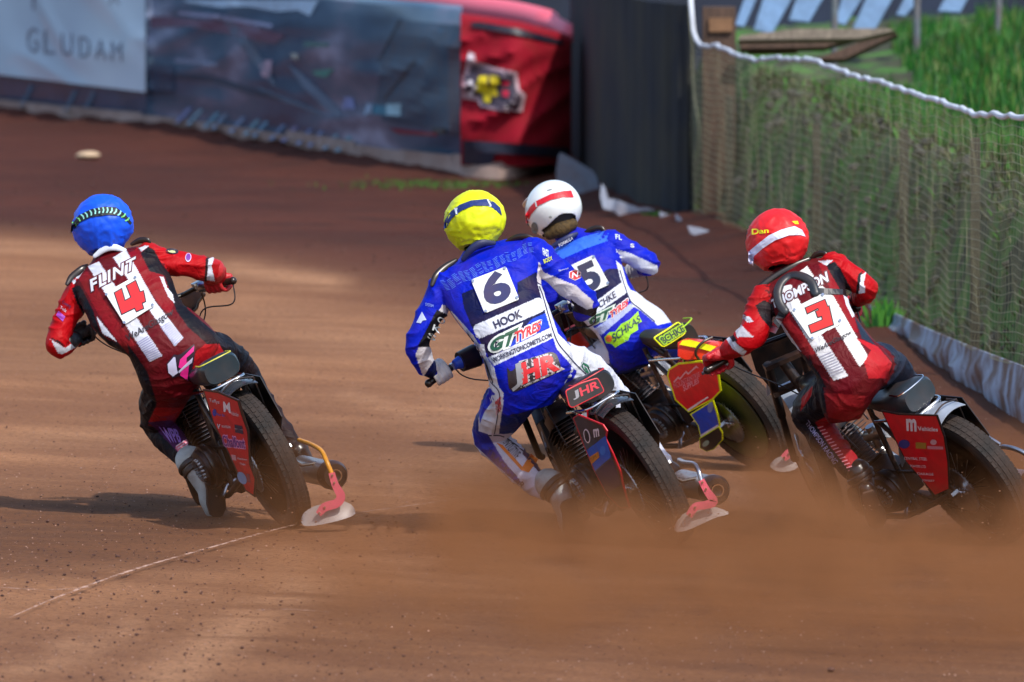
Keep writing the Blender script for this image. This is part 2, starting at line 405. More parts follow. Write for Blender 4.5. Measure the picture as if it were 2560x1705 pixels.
def helmet(parent, c, up, face, R, shell_m, cover_m=None, strap=None, strap_m=None, wr=.006, seed=0, peak_m=None, back=0.):
    """full face helmet: shell with chin bar and face opening, peak, visor, optional cloth cover and goggle strap"""
    c = Vector(c); up = Vector(up).normalized(); face = Vector(face); face = (face - up * face.dot(up)).normalized(); rt = face.cross(up)
    M = Matrix((rt, face, up)).transposed()
    def shell(scale, zlo, fab, nu=96, nv=60, zcut_front=None):
        b = MB(); V = []; 
        for i in range(nv + 1):
            th = .02 + (math.pi - .02) * i / nv
            for k in range(nu):
                a = 2 * math.pi * k / nu; x, y, z = math.sin(th) * math.cos(a), math.sin(th) * math.sin(a), math.cos(th)
                lim = zlo + (back * math.exp(-(x / .62) ** 4) if y < 0 else 0)
                sx, sy = .93, 1.08
                t = max(0., -z); tap = 1 - .20 * t * t
                p = Vector((x * sx * tap, y * sy * tap + (.10 * t if y > 0 else 0), z * (1.0 if z > 0 else (1.10 if fab else .98))))
                if p.z < lim: p.z = lim + (p.z - lim) * .12; p.x *= 1 - .0 ; 
                if fab:
                    q = p * 1.0 + Vector((seed * 3.1, 0, 0)); w = mnoise.noise(q * 1.6)
                    f = (1 - abs(mnoise.noise(Vector((q.x * 1.6 + w, q.y * 1.6, q.z * 4.2 + w * 2))))) ** 4
                    g = (1 - abs(mnoise.noise(Vector((q.x * 3 - 5, q.y * 3, q.z * 2.2 + w))))) ** 6
                    p += p.normalized() * ((f - .3) * .045 + (g - .2) * .024) * (1 if p.z < .55 else .5)
                    low = max(0, (-.35 - p.z) / .35)
                    p *= 1 - .05 * min(1, low)
                V.append(c + M @ (p * R * scale))
        n = nu; F = []
        for i in range(nv):
            for k in range(nu):
                # face opening
                kk = (k + .5) / nu * 2 * math.pi; th = .02 + (math.pi - .02) * (i + .5) / nv
                y = math.sin(th) * math.sin(kk); z = math.cos(th)
                if y > .72 and -.42 < z < .28: continue
                if z < zlo + (back * math.exp(-(math.sin(th) * math.cos(kk) / .62) ** 4) if y < 0 else 0) - .03: continue
                F.append((i * n + k, i * n + (k + 1) % n, (i + 1) * n + (k + 1) % n, (i + 1) * n + k))
        b.add(V, F); return b
    sh = shell(1.0, -.82, False).build('helmet', shell_m, parent, world=True)
    # dark lining, visor and peak
    b = MB(); b.ball(c, (R * .86, R * .98, R * .8), M); b.build('lining', mat('helmet_lining', (30, 30, 34), .8), sh, world=True)
    b = MB(); b.rings([[c + M @ Vector((R * .95 * math.cos(a) * .95, R * (1.02 + .02) * math.sin(a), R * z)) for a in [math.radians(q) for q in range(40, 141, 10)]] + [c + M @ Vector((R * .93 * math.cos(a) * .95, R * 1.0 * math.sin(a), R * z)) for a in [math.radians(q) for q in range(140, 39, -10)]] for z in (-.38, -.1, .22)])
    b.build('visor', mat('visor', (20, 22, 28), .12), sh, world=True)
    b = MB(); pts = [Vector((math.cos(a) * .86, math.sin(a) * .8 + (.75 * math.sin(a) ** 2), .42 + .1 * math.sin(a))) for a in [math.radians(q) for q in range(20, 161, 10)]]
    inner = [Vector((math.cos(a) * .84, math.sin(a) * .8, .5)) for a in [math.radians(q) for q in range(160, 19, -10)]]
    b.prism([tuple(c + M @ (p * R)) for p in pts + inner], M @ Vector((0, 0, -.03 * R))); b.build('peak', peak_m or shell_m, sh, world=True)
    out = sh
    if cover_m:
        out = shell(1.05, -.86, True).build('helmet_cover', cover_m, sh, world=True)
    bv = MB(); bv2 = shell(1.05 if cover_m else 1.0, -.86 if cover_m else -.82, bool(cover_m))
    bvh = BVHTree.FromPolygons([tuple(v) for v in bv2.v], bv2.f)
    def mapper(pts, lv): return project(pts, bvh, c.y, .003 + .002 * lv)
    return sh, mapper

def offset_poly(poly, d):
    A = sum(poly[i - 1][0] * poly[i][1] - poly[i][0] * poly[i - 1][1] for i in range(len(poly))); s = 1 if A > 0 else -1; out = []
    n = len(poly)
    for i in range(n):
        p0, p, p1 = [Vector(q) for q in (poly[i - 1], poly[i], poly[(i + 1) % n])]
        a = (p - p0).normalized(); b = (p1 - p).normalized(); na = Vector((a.y, -a.x)) * s; nb = Vector((b.y, -b.x)) * s
        m = (na + nb); m = m.normalized() if m.length > 1e-5 else na; k = d / max(.45, m.dot(na)); out.append((p.x + m.x * k, p.y + m.y * k))
    return out

def multi_decal(polys, rgb, mp, parent, name, lv=1):
    V = []; F = []
    for p in polys:
        o = len(V); V += mp(p, lv); F.append(tuple(range(o, o + len(p))))
    me = bpy.data.meshes.new(name); me.from_pydata([tuple(v) for v in V], [], F); me.materials.append(print_mat(rgb)); return link_mesh(name, me, parent, False, world=True)
def line_decal(pts, w, rgb, mp, parent, name='piping'):
    L_ = []; R_ = []
    for i, p in enumerate(pts):
        a = Vector(pts[max(0, i - 1)]); b_ = Vector(pts[min(len(pts) - 1, i + 1)]); d = (b_ - a).normalized(); L_.append((p[0] - d.y * w, p[1] + d.x * w)); R_.append((p[0] + d.y * w, p[1] - d.x * w))
    return multi_decal([[L_[i], L_[i + 1], R_[i + 1], R_[i]] for i in range(len(pts) - 1)], rgb, mp, parent, name)
# ---------------------------------------------------------------- setting: track, bank, fences
def seg_sd(P, poly):
    """signed distance of points to an open polyline (positive to the left of its direction)"""
    best = np.full(len(P), 1e9); sg = np.ones(len(P))
    for a, b in zip(poly[:-1], poly[1:]):
        a = np.array(a); b = np.array(b); d = b - a; t = np.clip(((P - a) @ d) / (d @ d), 0, 1); q = a + t[:, None] * d; r = P - q; ds = np.linalg.norm(r, axis=1)
        s = np.sign(d[0] * r[:, 1] - d[1] * r[:, 0]); m = ds < best; best[m] = ds[m]; sg[m] = s[m]
    return best * sg
FP = [(-60, 283), (220, 315), (420, 335), (640, 370), (860, 410), (1000, 432), (1100, 445), (1290, 450), (1390, 430), (1430, 415), (1500, 480), (1570, 520), (1640, 545), (1735, 558), (1800, 585), (1850, 605), (1930, 655), (2050, 728), (2130, 770), (2240, 830), (2330, 890), (2440, 970), (2560, 1045), (2700, 1130)]
fence_line = [tuple(G(x, y))[:2] for x, y in FP]
LB = [(-900, 560), (-200, 575), (0, 588), (500, 640), (900, 712), (1400, 800), (1850, 880), (2080, 1010), (2400, 1180), (2700, 1350)]
loose_line = [tuple(G(x, y))[:2] for x, y in LB]
xs = np.concatenate([[-600, -200, -60, -20, -10], np.arange(-6.5, 6.51, .11), [10, 20, 60, 200, 600]])
ys = np.concatenate([[-60, 0, 15, 22], np.arange(25, 50, .1), np.arange(50, 93, .22), [110, 200, 600, 2000]])
X, Y = np.meshgrid(xs, ys); PP = np.stack([X.ravel(), Y.ravel()], 1)
sd = seg_sd(PP, loose_line); fd = seg_sd(PP, fence_line)
looseness = 1 / (1 + np.exp(-sd / .55))
Z = np.zeros(len(PP))
for i, (x, y) in enumerate(PP):
    if abs(x) < 8 and 24 < y < 95:
        l = looseness[i]
        Z[i] = (mnoise.noise((x * 1.1, y * .8, 0)) * .012 + mnoise.noise((x * 5, y * 4, 3)) * .010) * (.25 + l) + mnoise.noise((x * 14, y * 9, 5)) * .006 * l - .004 + .007 * mnoise.noise(((x * .85 + y * .5) * 6, (y * .85 - x * .5) * .6, 11)) * (1 - l * .5)
        dd = abs(fd[i]); Z[i] += .10 * math.exp(-(dd / .35) ** 2) * max(0, min(1, (y - 54) / 4)) * (1 + .6 * mnoise.noise((x * 3, y * 1.5, 9)))
nx = len(xs); F = [(j * nx + i, j * nx + i + 1, (j + 1) * nx + i + 1, (j + 1) * nx + i) for j in range(len(ys) - 1) for i in range(nx - 1)]
me = bpy.data.meshes.new('track'); me.from_pydata([(p[0], p[1], z) for p, z in zip(PP, Z)], [], F)
at = me.attributes.new('loose', 'FLOAT', 'POINT'); at.data.foreach_set('value', looseness.astype(np.float32))
ppx = topx(np.stack([PP[:, 0], np.clip(PP[:, 1], 20, 95), Z * 0], 1))
def darker_of(q):  # oval patches where the shale colour is darker
    v = 0
    for cx, cy, rx, ry, a in ((150, 1330, 620, 120, .75), (300, 850, 420, 90, .45), (1100, 1560, 900, 140, .55), (2200, 1500, 900, 260, .8), (600, 1090, 500, 40, .25)): v = np.maximum(v, a * np.exp(-(((q[:, 0] - cx) / rx) ** 2 + ((q[:, 1] - cy) / ry) ** 2) ** 1.5))
    return v
at = me.attributes.new('darker', 'FLOAT', 'POINT'); at.data.foreach_set('value', darker_of(ppx).astype(np.float32))
def pale_of(q):
    v = np.zeros(len(q))
    for L_, w, a in (([(590, 668), (700, 684), (820, 704)], 16, .9), ([(-50, 612), (150, 622), (320, 644)], 14, .7), ([(860, 975), (960, 1010), (1050, 1045)], 9, .6), ([(760, 1465), (640, 1530), (520, 1620), (380, 1720)], 26, 1.0), ([(-20, 905), (300, 890), (620, 900)], 30, .35), ([(620, 770), (900, 850), (1150, 900)], 45, .45), ([(-20, 700), (250, 705), (480, 720)], 22, .4), ([(850, 1280), (1050, 1180), (1250, 1150)], 35, .35), ([(-20, 1700), (180, 1640), (330, 1560)], 14, .6), ([(120, 1655), (160, 1610), (215, 1572)], 5, .8), ([(700, 1380), (730, 1440), (700, 1520)], 26, .6), ([(1150, 1020), (1300, 1090), (1400, 1200)], 30, .5), ([(0, 1100), (250, 1085), (520, 1095)], 20, .4)):
        rows_ = crom(L_, 5); d_ = np.min([np.hypot(q[:, 0] - x, (q[:, 1] - y) * 2.2) for x, y in rows_], axis=0); v = np.maximum(v, a * np.exp(-(d_ / (w * 3)) ** 2))
    return v
at = me.attributes.new('pale', 'FLOAT', 'POINT'); at.data.foreach_set('value', pale_of(ppx).astype(np.float32))
gm = bpy.data.materials.new('shale'); gm.use_nodes = True; t = gm.node_tree; L = t.links.new; bs = t.nodes['Principled BSDF']
tc = t.nodes.new('ShaderNodeTexCoord')
def nz(scale, detail=6, mp=None, rot=0, rough=.6):
    n = t.nodes.new('ShaderNodeTexNoise'); n.inputs['Scale'].default_value = scale; n.inputs['Detail'].default_value = detail; n.inputs['Roughness'].default_value = rough
    if mp:
        m = t.nodes.new('ShaderNodeMapping'); m.vector_type = 'TEXTURE'; m.inputs['Scale'].default_value = mp; m.inputs['Rotation'].default_value = (0, 0, rot); L(tc.outputs['Object'], m.inputs[0]); L(m.outputs[0], n.inputs['Vector'])
    else: L(tc.outputs['Object'], n.inputs['Vector'])
    return n.outputs['Fac']
def mixc(f, a, b):
    m = t.nodes.new('ShaderNodeMix'); m.data_type = 'RGBA'
    for s, v in ((0, f), (6, a), (7, b)):
        if isinstance(v, (int, float)): m.inputs[s].default_value = v
        elif isinstance(v, tuple): m.inputs[s].default_value = v + (1,)
        else: L(v, m.inputs[s])
    return m.outputs[2]
def rng(v, a, b, c=0., d=1.):
    m = t.nodes.new('ShaderNodeMapRange'); m.interpolation_type = 'SMOOTHSTEP'
    for i, q in enumerate((a, b, c, d)): m.inputs[i + 1].default_value = q
    L(v, m.inputs[0]); return m.outputs[0]
al = t.nodes.new('ShaderNodeAttribute'); al.attribute_name = 'loose'
patch = nz(.45, 5); streak = nz(1.0, 6, (2.6, .5, 1), math.radians(-42)); streak2 = nz(1.6, 5, (3.4, .45, 1), math.radians(-20)); grain = nz(30, 10, None, 0, .8); fine = nz(120, 5)
c1 = mixc(rng(streak, .36, .66), lin((146, 94, 62)), lin((206, 146, 102))); c1 = mixc(rng(patch, .35, .7), c1, lin((150, 100, 70)))
c1 = mixc(rng(streak2, .52, .78, 0, .75), c1, lin((186, 134, 96))); c2 = mixc(rng(patch, .35, .7), lin((74, 34, 26)), lin((96, 48, 35))); c2 = mixc(rng(streak, .5, .75), c2, lin((58, 34, 30)))
c1 = mixc(.45, c1, mixc(rng(patch, .3, .7), lin((190, 134, 94)), lin((164, 114, 80)))); ad_ = t.nodes.new('ShaderNodeAttribute'); ad_.attribute_name = 'darker'; ap_ = t.nodes.new('ShaderNodeAttribute'); ap_.attribute_name = 'pale'; pm_ = t.nodes.new('ShaderNodeMath'); pm_.operation = 'MULTIPLY'; L(ap_.outputs['Fac'], pm_.inputs[0]); L(rng(streak2, .25, .6), pm_.inputs[1]); c1 = mixc(ad_.outputs['Fac'], c1, mixc(rng(streak2, .35, .7), lin((98, 62, 40)), lin((132, 84, 50)))); base = mixc(al.outputs['Fac'], c1, c2); base = mixc(pm_.outputs[0], base, lin((206, 152, 112))); base = mixc(rng(grain, .44, .66, 0, .62), base, lin((84, 54, 42))); base = mixc(rng(fine, .56, .7, 0, .4), base, lin((184, 140, 114)))
L(base, bs.inputs['Base Color']); bs.inputs['Roughness'].default_value = .92; bs.inputs['Specular IOR Level'].default_value = .2
ad = t.nodes.new('ShaderNodeMath'); ad.operation = 'ADD'; L(grain, ad.inputs[0]); L(streak, ad.inputs[1])
bp = t.nodes.new('ShaderNodeBump'); bp.inputs['Strength'].default_value = 1.0; bp.inputs['Distance'].default_value = .03; L(ad.outputs[0], bp.inputs['Height']); L(bp.outputs[0], bs.inputs['Normal'])
me.materials.append(gm); tr = link_mesh('track', me, None); tag(tr, kind='structure')
# clods and grit
def scatter(name, pts, rmin, rmax, m, sq=.6, kind='stuff'):
    ico = [(0, 0, 1), (.89, 0, .45), (.28, .85, .45), (-.72, .53, .45), (-.72, -.53, .45), (.28, -.85, .45), (.72, .53, -.45), (-.28, .85, -.45), (-.89, 0, -.45), (-.28, -.85, -.45), (.72, -.53, -.45), (0, 0, -1)]
    IF = [(0, 1, 2), (0, 2, 3), (0, 3, 4), (0, 4, 5), (0, 5, 1), (1, 6, 2), (2, 7, 3), (3, 8, 4), (4, 9, 5), (5, 10, 1), (2, 6, 7), (3, 7, 8), (4, 8, 9), (5, 9, 10), (1, 10, 6), (11, 7, 6), (11, 8, 7), (11, 9, 8), (11, 10, 9), (11, 6, 10)]
    V = []; F = []
    for p in pts:
        q = rmin * (rmax / rmin) ** (random.random() ** 2.2); o = len(V); a = random.random() * 6; c, s = math.cos(a), math.sin(a); e = random.uniform(.6, 1.3)
        for x, y, z in ico:
            k = q * random.uniform(.75, 1.2); V.append((p[0] + (x * c - y * s) * k * e, p[1] + (x * s + y * c) * k, p[2] + z * k * sq + q * .2))
        F += [(a_ + o, b_ + o, c_ + o) for a_, b_, c_ in IF]
    me = bpy.data.meshes.new(name); me.from_pydata(V, [], F); me.materials.append(m); o = link_mesh(name, me, None, False); tag(o, kind=kind); return o
CLOD = mat('clod', (82, 54, 46), .95, var=.35, scale=3); CLODL = mat('pale_grit', (176, 138, 120), .95, var=.3, scale=3)
pts = [tuple(G(random.gauss(380, 420), random.uniform(1240, 1705))) for _ in range(1300)]; o = scatter('dirt_clods', pts, .002, .010, CLOD); tag(o, 'small dark clods strewn over the track in the foreground', 'dirt')
pts = [tuple(G(random.uniform(-50, 2600), random.uniform(600, 1705))) for _ in range(7000)]; o = scatter('pale_grit', pts, .0015, .005, CLODL)
pts = [tuple(G(random.uniform(-50, 2600), random.uniform(640, 1705))) for _ in range(9000)]; o = scatter('dark_grit', pts, .0015, .0055, CLOD); tag(o, 'dark grit strewn over the whole track surface', 'grit')
o = bpy.data.objects['pale_grit']; tag(o, 'pale grit strewn over the whole track surface', 'grit')
pts = [tuple(G(random.uniform(-50, 2600), random.uniform(430, 900))) for _ in range(1500)]; pts = [p for p in pts if seg_sd(np.array([p[:2]]), loose_line)[0] > .3 and seg_sd(np.array([p[:2]]), fence_line)[0] < -.1]
o = scatter('loose_shale', pts, .004, .018, mat('shale_lump', (78, 50, 42), .95, var=.2)); tag(o, 'loose damp shale lying along the foot of the fences', 'shale')
b = MB(); b.ball(G(222, 388, .03), (.10, .12, .035)); b.ball(G(206, 390, .02), (.06, .07, .02)); o = b.build('pale_stone', mat('pale_stone', (196, 170, 140), .8, bump=.5)); tag(o, 'single pale stone lying on the track near the white banner', 'stone')
b = MB(); b.ball(G(2078, 1674, .008), (.014, .016, .010), nu=8, nv=6); o = b.build('dirt_clod', CLOD); tag(o, 'lone black clod near the bottom edge right of the middle', 'clod')
# thin pale chalk line and scuffed streaks
cm = bpy.data.materials.new('chalk'); cm.use_nodes = True; tt = cm.node_tree; cb = tt.nodes['Principled BSDF']; cb.inputs['Base Color'].default_value = lin((186, 150, 132)) + (1,); cb.inputs['Roughness'].default_value = .95
n1 = tt.nodes.new('ShaderNodeTexNoise'); n1.inputs['Scale'].default_value = 22; n1.inputs['Detail'].default_value = 6; r1 = tt.nodes.new('ShaderNodeMapRange'); r1.inputs[1].default_value = .38; r1.inputs[2].default_value = .62; r1.inputs[4].default_value = 1.0
t2 = tt.nodes.new('ShaderNodeTexCoord'); tt.links.new(t2.outputs['Object'], n1.inputs['Vector']); tt.links.new(n1.outputs['Fac'], r1.inputs[0]); tt.links.new(r1.outputs[0], cb.inputs['Alpha'])
def ribbon(name, px, w, m, z=.017, sub=10):
    rows = crom(px, sub); V = []; F = []
    for i, (x, y) in enumerate(rows):
        p = G(x, y, z); ww = w * (.5 + .5 * random.random()) * math.sin(math.pi * (i + .6) / (len(rows) + .2)) ** .4; q = rows[min(i + 1, len(rows) - 1)] ; q0 = rows[max(i - 1, 0)]; d = (G(q[0], q[1], z) - G(q0[0], q0[1], z)).normalized(); s = Vector((d.y, -d.x, 0)) * ww; V += [p + s, p - s]
    for i in range(len(rows) - 1): F.append((2 * i, 2 * i + 1, 2 * i + 3, 2 * i + 2))
    me = bpy.data.meshes.new(name); me.from_pydata([tuple(v) for v in V], [], F); me.materials.append(m); o = link_mesh(name, me, None, False); tag(o, kind='structure'); return o
ribbon('chalk_line', [(20, 1545), (150, 1490), (330, 1425), (520, 1370), (735, 1312), (900, 1281), (1050, 1260), (1180, 1240)], .013, cm)
for px in ([(0, 1468), (120, 1474), (230, 1467)], [(640, 1525), (720, 1523), (830, 1530)]):
    ribbon('scuff_mark', px, .013 if px[0][1] > 1000 else .03, cm)
# ---- bank behind the net fence
def fence_x(y):
    fl = sorted([(p[1], p[0]) for p in fence_line[13:]]); return float(np.interp(y, [q[0] for q in fl], [q[1] for q in fl]))
def bank_z(tt, x, y):
    s = max(0, min(1, tt / .55)); s = s * s * (3 - 2 * s)
    top = 1.02 + .10 * max(0, min(1, (x - 2.6) / 1.2)) + .06 * mnoise.noise((x * 1.2, y * .5, 2)) + .16 * math.exp(-((x - 4.1) / .5) ** 2 - ((y - 73) / 5) ** 2)
    return s * top + .10 * mnoise.noise((x * 4, y * 1.3, 0)) * s
V = []; F = []; yy = list(np.arange(44, 84, .25)); tt_ = list(np.concatenate([np.arange(.03, 1.2, .05), np.arange(1.2, 7, .25)]))
for y in yy:
    for q in tt_: x = fence_x(y) + q; V.append((x, y, bank_z(q, x, y)))
n = len(tt_)
for j in range(len(yy) - 1):
    for i in range(n - 1): F.append((j * n + i, j * n + i + 1, (j + 1) * n + i + 1, (j + 1) * n + i))
me = bpy.data.meshes.new('bank'); me.from_pydata(V, [], F); me.materials.append(mat('bank_earth', (56, 60, 36), .95, var=.5, scale=4, dirt=.8, dlo=.46, dhi=.56, dirtcol=(58, 112, 26), dscale=1.6, bump=.9, bscale=14)); o = link_mesh('bank', me, None); tag(o, kind='structure')
def blades(name, gen, n, mats, hmin, hmax, w, lean=.35):
    V = []; F = []; MI = []
    for k in range(n):
        g = gen()
        if g is None: continue
        x, y, z = g; h = random.uniform(hmin, hmax); a = random.random() * 6.28; lx, ly = math.cos(a) * lean * h * random.random(), math.sin(a) * lean * h * random.random(); o = len(V)
        c, s = math.cos(a + 1.57) * w * .5, math.sin(a + 1.57) * w * .5
        if abs(c) < w * .3: c = w * .3
        V += [(x - c, y - s, z - .02), (x + c, y + s, z - .02), (x + lx * .45 + c * .8, y + ly * .45 + s * .8, z + h * .6), (x + lx * .45 - c * .8, y + ly * .45 - s * .8, z + h * .6), (x + lx, y + ly, z + h)]
        F += [(o, o + 1, o + 2, o + 3), (o + 3, o + 2, o + 4)]; m = random.randrange(len(mats)); MI += [m, m]
    me = bpy.data.meshes.new(name); me.from_pydata(V, [], F)
    for m in mats: me.materials.append(m)
    me.polygons.foreach_set('material_index', MI); o = link_mesh(name, me, None, False); tag(o, kind='stuff'); return o
GR = [mat('grass_%d' % i, c, .6, var=.3, scale=2) for i, c in enumerate(((16, 84, 14), (24, 102, 18), (12, 64, 12), (48, 108, 22), (86, 100, 42)))]
WD = [mat('weed_%d' % i, c, .7, var=.3, scale=2) for i, c in enumerate(((64, 88, 32), (74, 78, 44), (92, 90, 66), (56, 118, 26), (56, 58, 38), (40, 62, 26)))]
def g1():
    y = random.uniform(52, 79); x = fence_x(y) + .55 + random.random() ** 1.3 * 4
    if y > 66 and x < 2.9 + (y - 66) * .02: return None
    if mnoise.noise((x * 1.5, y * .7, 4)) < -.35: return None
    return x, y, bank_z(x - fence_x(y), x, y)
o = blades('grass', g1, 42000, GR, .05, .20, .012); tag(o, 'bright green rough grass growing on the bank beyond the net fence', 'grass')
def g2():
    y = random.uniform(48, 71); q = random.random() * .7; x = fence_x(y) + q + .04
    if mnoise.noise((x * 5, y * 1.2, 4)) < -.1: return None
    return x, y, bank_z(q, x, y)
o = blades('weeds', g2, 22000, WD, .03, .11, .022, 1.1); tag(o, 'dry and green weeds growing up the bank behind the net', 'weeds')
o = scatter('rubble', [(fence_x(y) + q, y, bank_z(q, 0, y)) for y, q in [(random.uniform(48, 70), random.uniform(.05, .6)) for _ in range(420)]], .02, .08, mat('rubble', (60, 58, 54), .9, var=.4, scale=5)); tag(o, 'grey rubble in the earth bank behind the net', 'rubble')
def g3():
    x, y = random.gauss(1090, 120), random.gauss(462, 6); p = G(x, y); return p.x, p.y, 0
o = blades('low_weeds', g3, 420, [WD[1], WD[3], WD[0]], .015, .04, .012); tag(o, 'low yellow-green weeds at the foot of the red fence bag', 'weeds')
# ---- posts and boards behind the net
WOODD = mat('dark_timber', (72, 54, 44), .85, var=.35, scale=5, bump=.6, bscale=30, stretch=(6, 6, 1)); WOODG = mat('grey_timber', (118, 108, 96), .85, var=.3, scale=5, bump=.6, stretch=(6, 6, 1))
for i, (y, h, lab) in enumerate(((67.6, 1.0, 'farthest timber post holding up the net, next to the dark boards'), (61.5, 1.05, 'timber post behind the net, above the red helmet cover'), (56.5, 1.22, 'timber post behind the net right of the number 3 rider'), (52.2, 1.35, 'nearest timber post behind the net at the right edge'))):
    x = fence_x(y) + .07; b = MB(); b.box((x, y, h / 2), (.055, .06, h)); o = b.build('fence_post', mat('weathered_post', (54, 50, 42), .9, var=.4, scale=4, bump=.5), bevel=.008); tag(o, lab, 'post', 'timber posts behind the net')
b = MB(); pts = [W(1757, 18, 68.6), W(1840, 18, 68.6)]; zt = pts[0].z
b.box(((pts[0].x + pts[1].x) / 2, 68.75, zt / 2), (pts[1].x - pts[0].x, .22, zt)); o = b.build('timber_block', WOODD, bevel=.01); tag(o, 'broad dark timber block standing behind the net beside the dark boards', 'timber')
b = MB(); b.box(((pts[0].x + pts[1].x) / 2 + .01, 68.62, zt - .13), (.17, .03, .10)); o2 = b.build('cap_board', mat('brown_board', (120, 88, 62), .8), o)
for i, (q, m, lab) in enumerate((([(1845, 100), (2150, 96), (2238, 76), (2215, 70), (1990, 72), (1850, 88)], WOODG, 'long grey loose board lying on the bank nearest the net'), ([(1850, 122), (2060, 118), (2180, 84), (2120, 80), (1960, 104), (1850, 108)], WOODD, 'dark loose board lying below the grey board'), ([(2040, 148), (2110, 148), (2245, 84), (2215, 78)], WOODD, 'dark plank slanting down towards the rope'), ([(1870, 128), (1990, 126), (2000, 116), (1880, 112)], mat('brown_board', (120, 88, 62), .8), 'short brown plank beside the timber block'))):
    o = plate(q, .10, m, Vector((2.4, 68.3 + .5 * i, 1.2)), Vector((.05, 1, -.35)).normalized(), 'loose_plank', None, .004); tag(o, lab, 'plank', 'loose planks on the bank')
SB = mat('blue_seat', (108, 142, 182), .5, var=.12, dirt=.3, dirtcol=(60, 70, 90)); 
for i, q in enumerate(([(1880, -60), (1915, -60), (1860, 66), (1838, 62)], [(1925, -60), (2010, -60), (1930, 84), (1884, 74)], [(2010, -60), (2090, -60), (2022, 55), (1972, 50)], [(2120, -60), (2190, -60), (2112, 62), (2088, 55)], [(2190, -60), (2262, -60), (2185, 78), (2132, 70)], [(2290, -60), (2350, -60), (2262, 40), (2240, 36)], [(2390, -60), (2450, -60), (2400, 30), (2345, 28)])):
    o = plate(q, .03, SB, Vector((2.6, 73.2 + .12 * i, 1.4)), Vector((.1, 1, -.25)).normalized(), 'seat_panel', None, .004)
    tag(o, ['narrow leaning blue-grey panel next to the timber block', 'broad blue-grey panel leaning above the grey board', 'blue-grey panel leaning third from the timber block', 'thin blue-grey panel left of a thin post', 'broad blue-grey panel above the end of the slanting plank', 'blue-grey panel leaning just left of the grass hump', 'rightmost blue-grey panel standing behind the grass hump'][i], 'panel', 'leaning blue panels behind the bank')
for x, h in ((2086, 1.9), (2292, 1.9), (2496, 1.9)):
    p = W(x, 60, 72.6); b = MB(); b.tube([(p.x, p.y, 0), (p.x, p.y, h + .4)], .028, 10); o = b.build('metal_post', mat('grey_post', (96, 104, 112), .5, dirt=.4)); tag(o, {2086: 'thin grey post between the leaning blue panels', 2292: 'thin grey post standing left of the grass hump', 2496: 'thin grey post standing right of the grass hump'}[x], 'post', 'thin posts of the stand')
# backdrop behind everything, the stand's inner shadow put in as dark colour
b = MB(); b.box((0, 101, 2.2), (50, .3, 7)); o = b.build('stand_backdrop', mat('stand_shade', (26, 34, 50), .8, var=.5, scale=.8, dirt=.5, dirtcol=(40, 60, 90), dscale=.7)); tag(o, 'backdrop painted dark for the shadowed stand interior far behind the fences', 'wall')
b = MB(); b.box((-4, 96, 3.2), (40, .25, .3)); b.box((-4, 96, 1.9), (40, .2, .2)); o = b.build('stand_rail', mat('stand_blue', (70, 100, 140), .6, var=.3, scale=3)); tag(o, 'blurred blue rail of the stand above the red fence bag', 'rail')
# ---- net fence
ST = [(1733, 558, 552, -90), (1738, 560, 554, 0), (1745, 565, 560, 70), (1757, 570, 562, 120), (1800, 585, 580, 115), (1850, 605, 600, 138), (1900, 636, 628, 150), (1930, 655, 648, 145), (2050, 728, 722, 150), (2130, 770, 752, 188), (2240, 830, 786, 213), (2330, 890, 828, 245), (2440, 970, 873, 283), (2560, 1045, 918, 292), (2700, 1130, 975, 312)]
rows = []
for x, gy, mbt, tp in ST:
    g = G(x, gy); rows.append((g.x, g.y, W(x, mbt, g.y).z, W(x, tp, g.y).z))
dist = np.concatenate([[0], np.cumsum([math.hypot(b_[0] - a[0], b_[1] - a[1]) for a, b_ in zip(rows[:-1], rows[1:])])])
RA_ = np.array(rows); NL = int(dist[-1] / .05)
def net_pt(i, j, NR=26):
    s = dist[-1] * i / NL; x, y, z0, z1 = [np.interp(s, dist, RA_[:, k]) for k in range(4)]
    v = j / NR; z = z0 + (z1 - z0) * v; w = mnoise.noise((s * .6, v * 1.6, 0)) * .05 + mnoise.noise((s * 3, v * 5, 1)) * .018
    sag = .014 * math.sin(s * 2.9) * (1 - v) + mnoise.noise((s * 1.6, v * 2.5, 7)) * .03
    return Vector((x - abs(w) - .01, y, z + sag * (1 if 0 < j < NR else .3)))
ne = empty('net_fence', (rows[8][0], rows[8][1], 0)); tag(ne, 'weathered net fence hung from a white rope along the outside of the bend', 'fence')
V = []; F = []; NR = 26; GP = [[net_pt(i, j) for j in range(NR + 1)] for i in range(NL + 1)]
def wire(P, rad):
    o = len(V)
    for p in P: V.extend([(p.x - rad, p.y, p.z - rad * .6), (p.x + rad, p.y, p.z - rad * .6), (p.x, p.y - rad * .5, p.z + rad)])
    for k in range(len(P) - 1):
        for a in range(3): F.append((o + 3 * k + a, o + 3 * k + (a + 1) % 3, o + 3 * k + 3 + (a + 1) % 3, o + 3 * k + 3 + a))
for j in range(NR + 1): wire([GP[i][j] for i in range(NL + 1)], .0019)
for i in range(0, NL + 1, 2): wire([GP[i][j] for j in range(NR + 1)], .0007)
me = bpy.data.meshes.new('netting'); me.from_pydata([tuple(v) for v in V], [], F); me.materials.append(mat('net_cord', (140, 138, 108), .8, var=.2, scale=2)); o = link_mesh('netting', me, ne, False, world=True); tag(o, kind='stuff')
rp = []
for i in range(0, NL + 1, 3):
    p = GP[i][NR]; rp.append((p.x, p.y, p.z + .005 * math.sin(i * .5) + random.uniform(-.004, .004)))
b = MB(); b.tube(rp, [.016 * random.uniform(.93, 1.1) for _ in rp], 8); b.build('top_rope', mat('white_rope', (216, 224, 236), .6, var=.12, scale=12, dirt=.25, bump=.5), ne, world=True)
